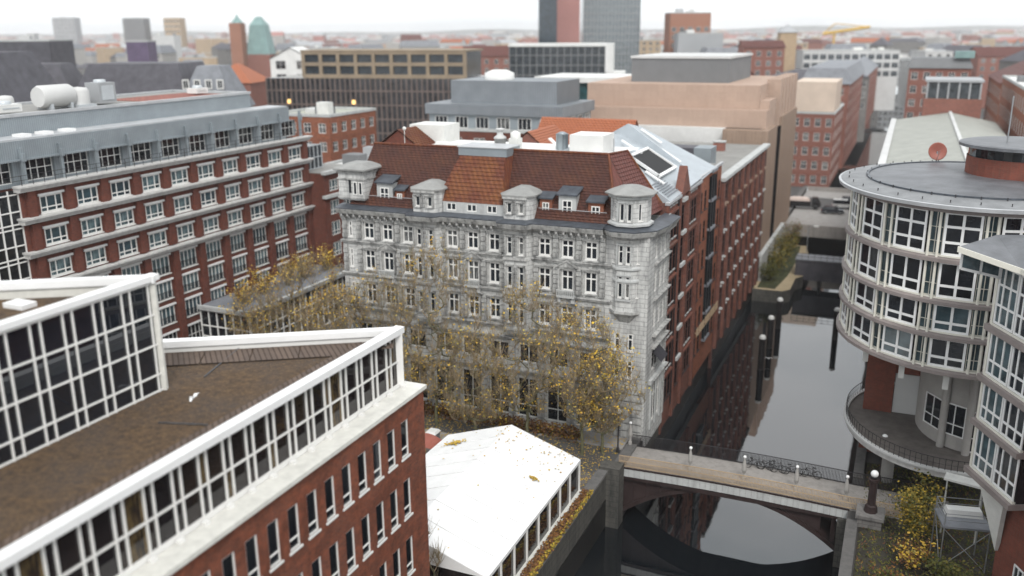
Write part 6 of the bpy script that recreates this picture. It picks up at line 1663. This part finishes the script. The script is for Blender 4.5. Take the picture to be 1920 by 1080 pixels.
# ------------------------------------------------------------------ trees and shrubs
def plane_tree(x, y, h, spread, seed, label, nlf=2200, cols=('leaf', 'leaf_green'), greens=.12, trunk=3.2, depth=.55, nodes=300, group='autumn trees before the grey house'):
    """limbs grow towards points spread through the crown's volume, then each carries upright twigs and a few leaves"""
    g = random.Random(seed)
    t = thing('plane_tree', label, 'tree', (x, y, 0), 0, group)
    tr = MB(); cr = MB(); lf = MB()
    P = [Vector((x, y, 0)), Vector((x+g.uniform(-.15, .15), y, trunk*.5)), Vector((x+g.uniform(-.2, .2), y, trunk))]; par = [-1, 0, 1]
    pts = []
    while len(pts) < nodes:
        u, v, w = g.uniform(-1, 1), g.uniform(-1, 1), g.random()
        prof = (.35+.65*min(1, w*2.4))*(1-.45*max(0, w-.62)/.38)*(1+.18*math.sin(seed+5*w)+.12*g.random())
        if u*u+v*v > 1: continue
        pts.append(Vector((x+u*spread*.5*prof, y+v*spread*.5*depth*prof, trunk*.9+w*(h-trunk*.9)*(1-.12*abs(u)-.1*g.random()))))
    pts.sort(key=lambda p: (p-P[2]).length)
    for p in pts:
        best, bd = 2, 1e9
        for k in range(2, len(P)):
            q = P[k]; d = (p-q).length + max(0, q.z-p.z+.15)*2.5 + .28*(q-P[2]).length*.4
            if d < bd: best, bd = k, d
        P.append(p); par.append(best)
    n = len(P); w2 = [0.]*n
    for k in range(n-1, 0, -1):
        if w2[k] == 0: w2[k] = .016**2.2
        w2[par[k]] += w2[k]
    rad = [min(.30, v**(1/2.2)) for v in w2]; rad[0] = rad[1]*1.25
    for k in range(1, n):
        a, b = P[par[k]], P[k]; L = (b-a).length
        m = a.lerp(b, .5)+Vector((g.uniform(-.06, .06)*L, g.uniform(-.06, .06)*L, -.07*L))
        r0, r1 = min(rad[par[k]], rad[k]*1.25), rad[k]
        (tr if r1 > .045 else cr).tube([a, m, b], [r0, (r0+r1)/2, r1], 8 if r1 > .12 else (5 if r1 > .04 else 3), 0, True, False)
    tips = []
    for k in range(3, n):
        for q in range(8 if rad[k] < .04 else 3):
            a = g.uniform(0, 6.283); d = Vector((math.cos(a)*.45, math.sin(a)*.45, g.uniform(.45, 1.5))).normalized(); L = g.uniform(.45, 1.25)
            p0 = P[k].lerp(P[par[k]], g.random()*.6); p1 = p0+d*L*.5+Vector((0, 0, -.02)); p2 = p0+d*L+Vector((0, 0, .12*L))
            cr.tube([p0, p1, p2], [.014, .011, .005], 3, 0, False, False); tips += [p1, p2]
    part('trunk', tr, 'bark', t); part('crown', cr, 'twig', t)
    clumps = [g.choice(tips) for _ in range(30)]
    for i in range(int(nlf*.6)):
        if g.random() < .5:
            c = g.choice(clumps); p = c+Vector((g.gauss(0, .45), g.gauss(0, .4), g.gauss(0, .4)))
        else: p = g.choice(tips)+Vector((g.gauss(0, .1), g.gauss(0, .1), g.gauss(0, .1)))
        s = g.choice((.05, .07, .09, .11, .13)); a = Vector((g.uniform(-1, 1), g.uniform(-1, 1), g.uniform(-.6, .6))).normalized(); b = a.cross(Vector((g.uniform(-1, 1), g.uniform(-1, 1), 1))).normalized()
        f = a.cross(b)*s*.35
        lf.add([p-a*s, p-b*s*.75+f, p+a*s, p+b*s*.75+f], [(0, 1, 2), (0, 2, 3)], 1 if g.random() < greens else 0)
    part('leaves', lf, list(cols), t)
    return t

def bush(name, x, y, z, r, h, n, seed, label, cols, cat='shrub', stem=True, group=None):
    g = random.Random(seed); t = thing(name, label, cat, (x, y, z), 0, group)
    st = MB(); lf = MB()
    cl = []
    for i in range(14):
        a = g.uniform(0, 6.283); k = r*math.sqrt(g.random())*.8
        tip = Vector((x+k*math.cos(a), y+k*math.sin(a), z+h*g.uniform(.45, 1.0)))
        st.tube([(x+k*.2*math.cos(a), y+k*.2*math.sin(a), z), Vector((x, y, z)).lerp(tip, .6)+Vector((g.uniform(-.1, .1), 0, .1)), tip], [.05, .035, .015], 4, 0, True, False); cl += [tip, Vector((x, y, z)).lerp(tip, .7)]
    for i in range(n):
        c = g.choice(cl); p = c+Vector((g.gauss(0, r*.22), g.gauss(0, r*.22), g.gauss(0, h*.12)))
        if p.z < z+.03: p.z = z+.05
        s = g.uniform(.07, .15); a = Vector((g.uniform(-1, 1), g.uniform(-1, 1), g.uniform(-.6, .6))).normalized(); b = a.cross(Vector((g.uniform(-1, 1), g.uniform(-1, 1), 1))).normalized()
        lf.quad(p-a*s, p-b*s*.7, p+a*s, p+b*s*.7, g.randrange(len(cols)))
    part('stems', st, 'bark', t); part('foliage', lf, list(cols), t)
    return t

def greenery():
    plane_tree(-38.0, 69.4, 18.6, 9.5, 3, 'tallest thin plane tree left of the tent with few yellow leaves', nlf=1500, nodes=360)
    plane_tree(-28.8, 69.4, 15.4, 10.5, 11, 'twiggy plane tree in the middle directly behind the tent peak', nlf=1800, nodes=360)
    plane_tree(-23.4, 69.0, 13.6, 9, 29, 'leafy plane tree beside the footbridge and corner turret', nlf=2600, greens=.08, nodes=330)
    plane_tree(-55.0, 75.0, 14.6, 11, 41, 'orange leaved plane tree at the corner of the glazed pavilion', nlf=3000, cols=('leaf', 'leaf_brown'), greens=.2, nodes=340)
    plane_tree(-62.5, 75.0, 9.4, 10, 52, 'low leafy plane tree in front of the glazed pavilion', nlf=2600, cols=('leaf', 'leaf_brown'), greens=.25, trunk=2.2)
    plane_tree(-45.0, 70.6, 14.0, 9.5, 61, 'slender plane tree left of the tallest plane tree', nlf=1500, nodes=320)
    plane_tree(-33.4, 68.2, 10.5, 9, 77, 'short yellow leaved plane tree between the two tall ones by the tent', nlf=1900, trunk=2.0, cols=('leaf', 'leaf_yellow'), greens=.4)
    plane_tree(-41.6, 67.6, 8.6, 8, 91, 'low yellow leaved plane tree right behind the glass corner of the brick office', nlf=3200, trunk=1.8, cols=('leaf', 'leaf_yellow'), greens=.35)
    plane_tree(-21.8, 70.0, 9.6, 6.5, 99, 'golden plane tree leaning over the left end of the footbridge', nlf=2600, trunk=2.2, cols=('leaf', 'leaf_yellow'), greens=.15)
    plane_tree(-50.0, 71.6, 12.0, 9, 93, 'brown twigged plane tree under the left end turret of the grey house', nlf=2000, cols=('leaf', 'leaf_brown'), greens=.2)
    plane_tree(-25.4, 43.2, 6.6, 3.2, 83, 'bare small tree at the near end of the tent', nlf=30, trunk=2.2, depth=1, nodes=70, group='small trees by the tent')
    for i, (x, y, z, r, h, n, cols, lab) in enumerate((
        (-18.0, 145, -3, 1.9, 3.0, 2000, ('leaf_green',), 'green shrub at the near end of the lock quay'),
        (-17.8, 151, -3, 2.2, 4.0, 2400, ('leaf_green', 'leaf_green', 'leaf_yellow'), 'yellow green shrub in the middle of the lock quay'),
        (-17.4, 159, -3, 2.3, 5.0, 2400, ('leaf_green', 'leaf_green', 'leaf_yellow'), 'tallest green shrub on the lock quay'),
        (-17.2, 167, -3, 2.2, 4.6, 2000, ('leaf_green', 'leaf_brown'), 'brownish shrub at the far end of the lock quay next to the road bridge'))):
        bush('shrub', x, y, z, r, h, n, 100+i, lab, cols, group='shrubs on the lock quay')
    bush('birch_shrub', 3.6, 64.8, 0, 1.7, 3.9, 1500, 201, 'bright yellow shrub beside the scaffold platform', ('leaf_yellow', 'leaf_green', 'leaf_yellow'), group='garden shrubs')
    bush('birch_shrub', 4.0, 68.4, 0, 1.5, 3.4, 900, 202, 'olive yellow shrub behind the bright yellow one at the footbridge end', ('leaf_yellow', 'leaf_green'), group='garden shrubs')
    bush('shrub', 3.2, 61.2, 0, 1.5, 2.0, 800, 203, 'rusty brown shrub below the bright yellow one', ('leaf_brown', 'leaf'), group='garden shrubs')
    bush('shrub', 5.6, 60.0, 0, 1.8, 1.8, 900, 204, 'dark green shrub under the scaffold platform', ('leaf_green',), group='garden shrubs')
    bush('shrub', 2.2, 57.6, 0, 1.6, 1.6, 800, 205, 'dark green shrub nearest the bottom edge on the right bank', ('leaf_green', 'leaf_brown'), group='garden shrubs')
    for i, (yy, lab) in enumerate(((79.5, 'orange shrub at the near end of the planted pavilion roof'), (83.5, 'second orange shrub from the near end of the planted pavilion roof'), (87.5, 'middle orange shrub on the planted pavilion roof'), (91.5, 'second orange shrub from the far end of the planted pavilion roof'), (95.5, 'orange shrub at the far end of the planted pavilion roof'))):
        bush('roof_shrub', -68.2-.6*(i % 2), yy, 5.9, 1.7, 2.3+.5*(i % 3), 900, 300+i, lab, ('leaf', 'leaf_brown'), group='shrubs on the pavilion roof')
    # hedge and fallen leaves on the square
    g = random.Random(5); h = MB()
    for i in range(5200):
        x = g.uniform(-43, -24.5); y = 71.6+g.uniform(-.75, .75); z = g.uniform(.1, 1.15)
        s = g.uniform(.07, .13); a = Vector((g.uniform(-1, 1), g.uniform(-1, 1), g.uniform(-.8, .8))).normalized(); b = a.cross(Vector((g.uniform(-1, 1), g.uniform(-1, 1), 1))).normalized(); p = Vector((x, y, z))
        h.quad(p-a*s, p-b*s, p+a*s, p+b*s, 0 if g.random() < .85 else 1)
    single('hedge', h, ['leaf_brown', 'leaf_yellow'], 'low brown hedge along the shop windows of the grey house', 'hedge')
    q = MB()
    for i in range(5200):
        x = g.uniform(-58, -20.6); y = g.uniform(63, 73.4); s = g.uniform(.05, .11); a = g.uniform(0, 6.3); dx, dy = s*math.cos(a), s*math.sin(a); z = .14+g.uniform(0, .03) if (y > 71.2 or (66.0 < y < 68.2 and x < -34.2)) else .02+g.uniform(0, .03)
        q.quad((x-dx, y-dy, z), (x+dy*.7, y-dx*.7, z+.02), (x+dx, y+dy, z+.01), (x-dy*.7, y+dx*.7, z))
    single('fallen_leaves', q, 'leaf', 'yellow fallen leaves on the square under the plane trees', 'leaves', (0, 0, 0), None, 'stuff')
    q = MB()
    for i in range(9000):
        x = g.uniform(-.2, 11); y = g.uniform(47, 77); s = g.uniform(.05, .14); a = g.uniform(0, 6.3); dx, dy = s*math.cos(a), s*math.sin(a); z = .01
        q.quad((x-dx, y-dy, z), (x+dy*.5, y-dx*.5, z+.02), (x+dx, y+dy, z+.02+s), (x-dy*.5, y+dx*.5, z), 0 if g.random() < .8 else 1)
    single('ground_cover', q, ['leaf_green', 'leaf_brown'], 'dark grass and leaf litter on the right bank garden', 'grass', (0, 0, 0), None, 'stuff')
greenery()

def garden_things():
    t = thing('scaffold_platform', 'grey scaffold platform on thin steel legs under the glass bays', 'scaffold', (6.2, 63.2, 0), 12)
    W = world(t)
    q = MB(); q.T = W; q.box(-1.5, 1.6, -1.3, 1.3, 3.3, 3.45); part('platform', q, 'slate_grey', t)
    for x in (-1.4, 1.5):
        for y in (-1.2, 1.2):
            q = MB(); q.T = W; q.tube([(x, y, 0), (x, y, 4.4)], .045, 6); part('leg', q, 'steel_grey', t)
    q = MB(); q.T = W
    for z in (3.9, 4.35):
        for a, b in (((-1.4, -1.2), (1.5, -1.2)), ((-1.4, -1.2), (-1.4, 1.2)), ((-1.4, 1.2), (1.5, 1.2))): q.tube([(*a, z), (*b, z)], .03, 5)
    part('guard_rail', q, 'steel_grey', t)
    q = MB(); q.T = W
    for a, b in (((-1.4, -1.2, .2), (1.5, -1.2, 3.2)), ((1.5, -1.2, .2), (-1.4, -1.2, 3.2)), ((-1.4, -1.2, .3), (-1.4, 1.2, 3.2))): q.tube([a, b], .03, 5)
    part('brace', q, 'steel_grey', t)
    q = MB(); q.T = W; q.loft([[(-1, .1, 3.46), (1.4, .1, 3.46), (1.4, 1, 3.46), (-1, 1, 3.46)], [(-.9, .2, 3.95), (1.3, .2, 3.95), (1.3, .9, 3.95), (-.9, .9, 3.95)]]); single('covered_bundle', q, 'flat_white', 'white wrapped bundle lying on the scaffold platform', 'bundle')
    q = MB(); q.add([(5.0, 66.4, 4.6), (7.6, 65.8, 4.6), (7.8, 66.9, 4.6), (5.2, 67.5, 4.6), (5.0, 66.4, 4.75), (7.6, 65.8, 4.75), (7.8, 66.9, 4.75), (5.2, 67.5, 4.75)], [(0, 3, 2, 1), (4, 5, 6, 7), (0, 1, 5, 4), (1, 2, 6, 5), (2, 3, 7, 6), (3, 0, 4, 7)])
    for x, y in ((5.3, 67.1), (7.5, 66.3)): q.tube([(x, y, 0), (x, y, 4.6)], .06, 6)
    single('entrance_canopy', q, 'offwhite', 'small white canopy on two posts behind the scaffold platform', 'canopy')
    # clutter near the tent entrance
    t = thing('rubbish_bin', 'grey blue bin with white lid on the pavement behind the tent', 'bin', (-36.6, 66.0, 0))
    q = MB(); q.loft([[(-37, 65.6, .05), (-36.2, 65.6, .05), (-36.2, 66.4, .05), (-37, 66.4, .05)], [(-37.1, 65.5, 1.1), (-36.1, 65.5, 1.1), (-36.1, 66.5, 1.1), (-37.1, 66.5, 1.1)]]); part('body', q, 'slate_grey', t)
    q = MB(); q.loft([[(-37.15, 65.45, 1.1), (-36.05, 65.45, 1.1), (-36.05, 66.55, 1.1), (-37.15, 66.55, 1.1)], [(-37, 65.6, 1.3), (-36.2, 65.6, 1.3), (-36.2, 66.4, 1.3), (-37, 66.4, 1.3)]]); part('lid', q, 'flat_white', t)
    t = thing('parasol', 'closed red parasol standing beside the grey blue bin', 'parasol', (-37.9, 65.0, 0))
    q = MB(); q.tube([(-37.9, 65, 0), (-37.9, 65, 2.6)], .04, 6); part('pole', q, 'steel_grey', t)
    q = MB(); q.lathe((-37.9, 65, .9), [(.5, 0), (.46, .3), (.3, 1.0), (.1, 1.6), (.02, 1.75)], 10); part('cover', q, 'red_paint', t)
    q = MB(); q.lathe((-37.9, 65, 0), [(.4, 0), (.4, .12), (.1, .2)], 12); part('foot', q, 'stone_grey', t)
    t = thing('red_awning', 'curved red awning at the left corner of the tent', 'awning', (-35.3, 61.8, 0))
    q = MB(); n = 8
    q.loft([[(-36.8+.4*i, 60.9, 2.2), (-36.8+.4*i, 62.6, 2.2+.5*math.sin(math.pi*i/n)), (-36.8+.4*i, 62.6, 2.1)] for i in range(n+1)]); part('cloth', q, 'rust_red', t)
    for x in (-36.7, -33.7): q = MB(); q.tube([(x, 61.0, 0), (x, 61.0, 2.25)], .04, 6); part('post', q, 'steel_grey', t)
    t = thing('kiosk_box', 'white box shaped kiosk left of the red parasol', 'kiosk', (-40.2, 65.4, 0))
    q = MB(); q.box(-41.2, -39.4, 64.6, 66.2, .0, 2.1); part('body', q, 'offwhite', t)
    q = MB(); q.box(-41.35, -39.25, 64.45, 66.35, 2.1, 2.25); part('roof', q, 'flat_white', t)
    q = MB(); q.box(-40.9, -39.7, 64.55, 64.597, .9, 1.8); part('hatch', q, 'dark_glass', t)
    t = thing('street_lantern', 'dark lamp post with white globe at the grey house corner by the footbridge', 'lamp', (-20.6, 70.6, 0))
    q = MB(); q.lathe((-20.6, 70.6, 0), [(.18, 0), (.14, .4), (.07, .6), (.06, 3.6), (.14, 3.7)], 8, 0, False); part('shaft', q, 'steel_dark', t)
    q = MB(); q.ball((-20.6, 70.6, 3.95), .26, 10); part('globe', q, 'lamp_globe', t)
garden_things()

def haze():
    q = MB(); q.box(-6500, 4200, -330, 7900, -8, 100)
    m, nt, b = _new('haze'); nt.nodes.remove(b)
    v = nt.nodes.new('ShaderNodeVolumePrincipled'); v.inputs['Color'].default_value = (.99, .995, 1, 1); v.inputs['Density'].default_value = HAZE; v.inputs['Anisotropy'].default_value = .2
    nt.links.new(v.outputs[0], nt.nodes['Material Output'].inputs['Volume'])
    M['haze'] = m
    o = single('haze', q, 'haze', 'thin white haze over the whole city', 'haze', (0, 0, 0), None, 'stuff')
HAZE = .00016
haze()

# ------------------------------------------------------------------ camera, light, sky
def camera_light():
    cam = bpy.data.cameras.new('camera'); o = bpy.data.objects.new('camera', cam); COL.objects.link(o)
    o.matrix_world = Matrix.Translation((0, 0, H_CAM)) @ Matrix.Rotation(R(23.5), 4, 'Z') @ Matrix.Rotation(R(90-15.9), 4, 'X') @ Matrix.Rotation(R(-.4), 4, 'Z')
    cam.sensor_width = 36; cam.lens = 36*1695/1920
    cam.clip_start = .5; cam.clip_end = 30000
    cam.dof.use_dof = True; cam.dof.focus_distance = 62; cam.dof.aperture_fstop = .12; cam.dof.aperture_blades = 0
    S.camera = o
    el, az = 48, 150        # high soft light from behind left of the viewer
    w = bpy.data.worlds.new('World'); S.world = w; w.use_nodes = True
    nt = w.node_tree; bg = nt.nodes['Background']
    sk = nt.nodes.new('ShaderNodeTexSky'); sk.sky_type = 'NISHITA'; sk.sun_disc = False
    sk.sun_elevation = R(el); sk.sun_rotation = R(az); sk.dust_density = 1; sk.air_density = 1; sk.ozone_density = 1.
    bw = nt.nodes.new('ShaderNodeRGBToBW'); nt.links.new(sk.outputs[0], bw.inputs[0])
    mx = nt.nodes.new('ShaderNodeMix'); mx.data_type = 'RGBA'; mx.inputs[0].default_value = .8
    nt.links.new(sk.outputs[0], mx.inputs[6]); nt.links.new(bw.outputs[0], mx.inputs[7])
    cl = nt.nodes.new('ShaderNodeMix'); cl.data_type = 'RGBA'; cl.inputs[0].default_value = .82      # closed cloud cover over the clear sky
    nt.links.new(mx.outputs[2], cl.inputs[6]); cl.inputs[7].default_value = (7.9, 8.05, 8.2, 1)
    tc = nt.nodes.new('ShaderNodeTexCoord'); mp = nt.nodes.new('ShaderNodeMapping'); mp.inputs['Scale'].default_value = (2.2, 2.2, 7)
    nz = nt.nodes.new('ShaderNodeTexNoise'); nz.inputs['Scale'].default_value = 1.6; nz.inputs['Detail'].default_value = 5
    rg = nt.nodes.new('ShaderNodeMapRange'); rg.inputs[1].default_value = .42; rg.inputs[2].default_value = .68
    nt.links.new(tc.outputs['Generated'], mp.inputs[0]); nt.links.new(mp.outputs[0], nz.inputs['Vector']); nt.links.new(nz.outputs[0], rg.inputs[0])
    cv = nt.nodes.new('ShaderNodeMix'); cv.data_type = 'RGBA'; cv.inputs[6].default_value = (7.9, 8.05, 8.2, 1); cv.inputs[7].default_value = (5.6, 6.05, 6.35, 1)     # thinner, greyer cloud
    nt.links.new(rg.outputs[0], cv.inputs[0]); nt.links.new(cv.outputs[2], cl.inputs[7])
    nt.links.new(cl.outputs[2], bg.inputs['Color']); bg.inputs['Strength'].default_value = .13
    l = bpy.data.lights.new('sun', 'SUN'); l.energy = 1.5; l.angle = R(18); l.color = (1, .97, .93)
    lo = bpy.data.objects.new('sun', l); COL.objects.link(lo)
    d = Vector((math.sin(R(az))*math.cos(R(el)), math.cos(R(az))*math.cos(R(el)), math.sin(R(el))))
    lo.rotation_euler = d.to_track_quat('Z', 'Y').to_euler(); lo.location = (0, 0, 200)
    S.view_settings.view_transform = 'Standard'; S.view_settings.look = 'None'; S.view_settings.exposure = .58; S.view_settings.gamma = 1
    S.render.engine = 'CYCLES'; S.cycles.volume_bounces = 4; S.cycles.diffuse_bounces = 1
camera_light()
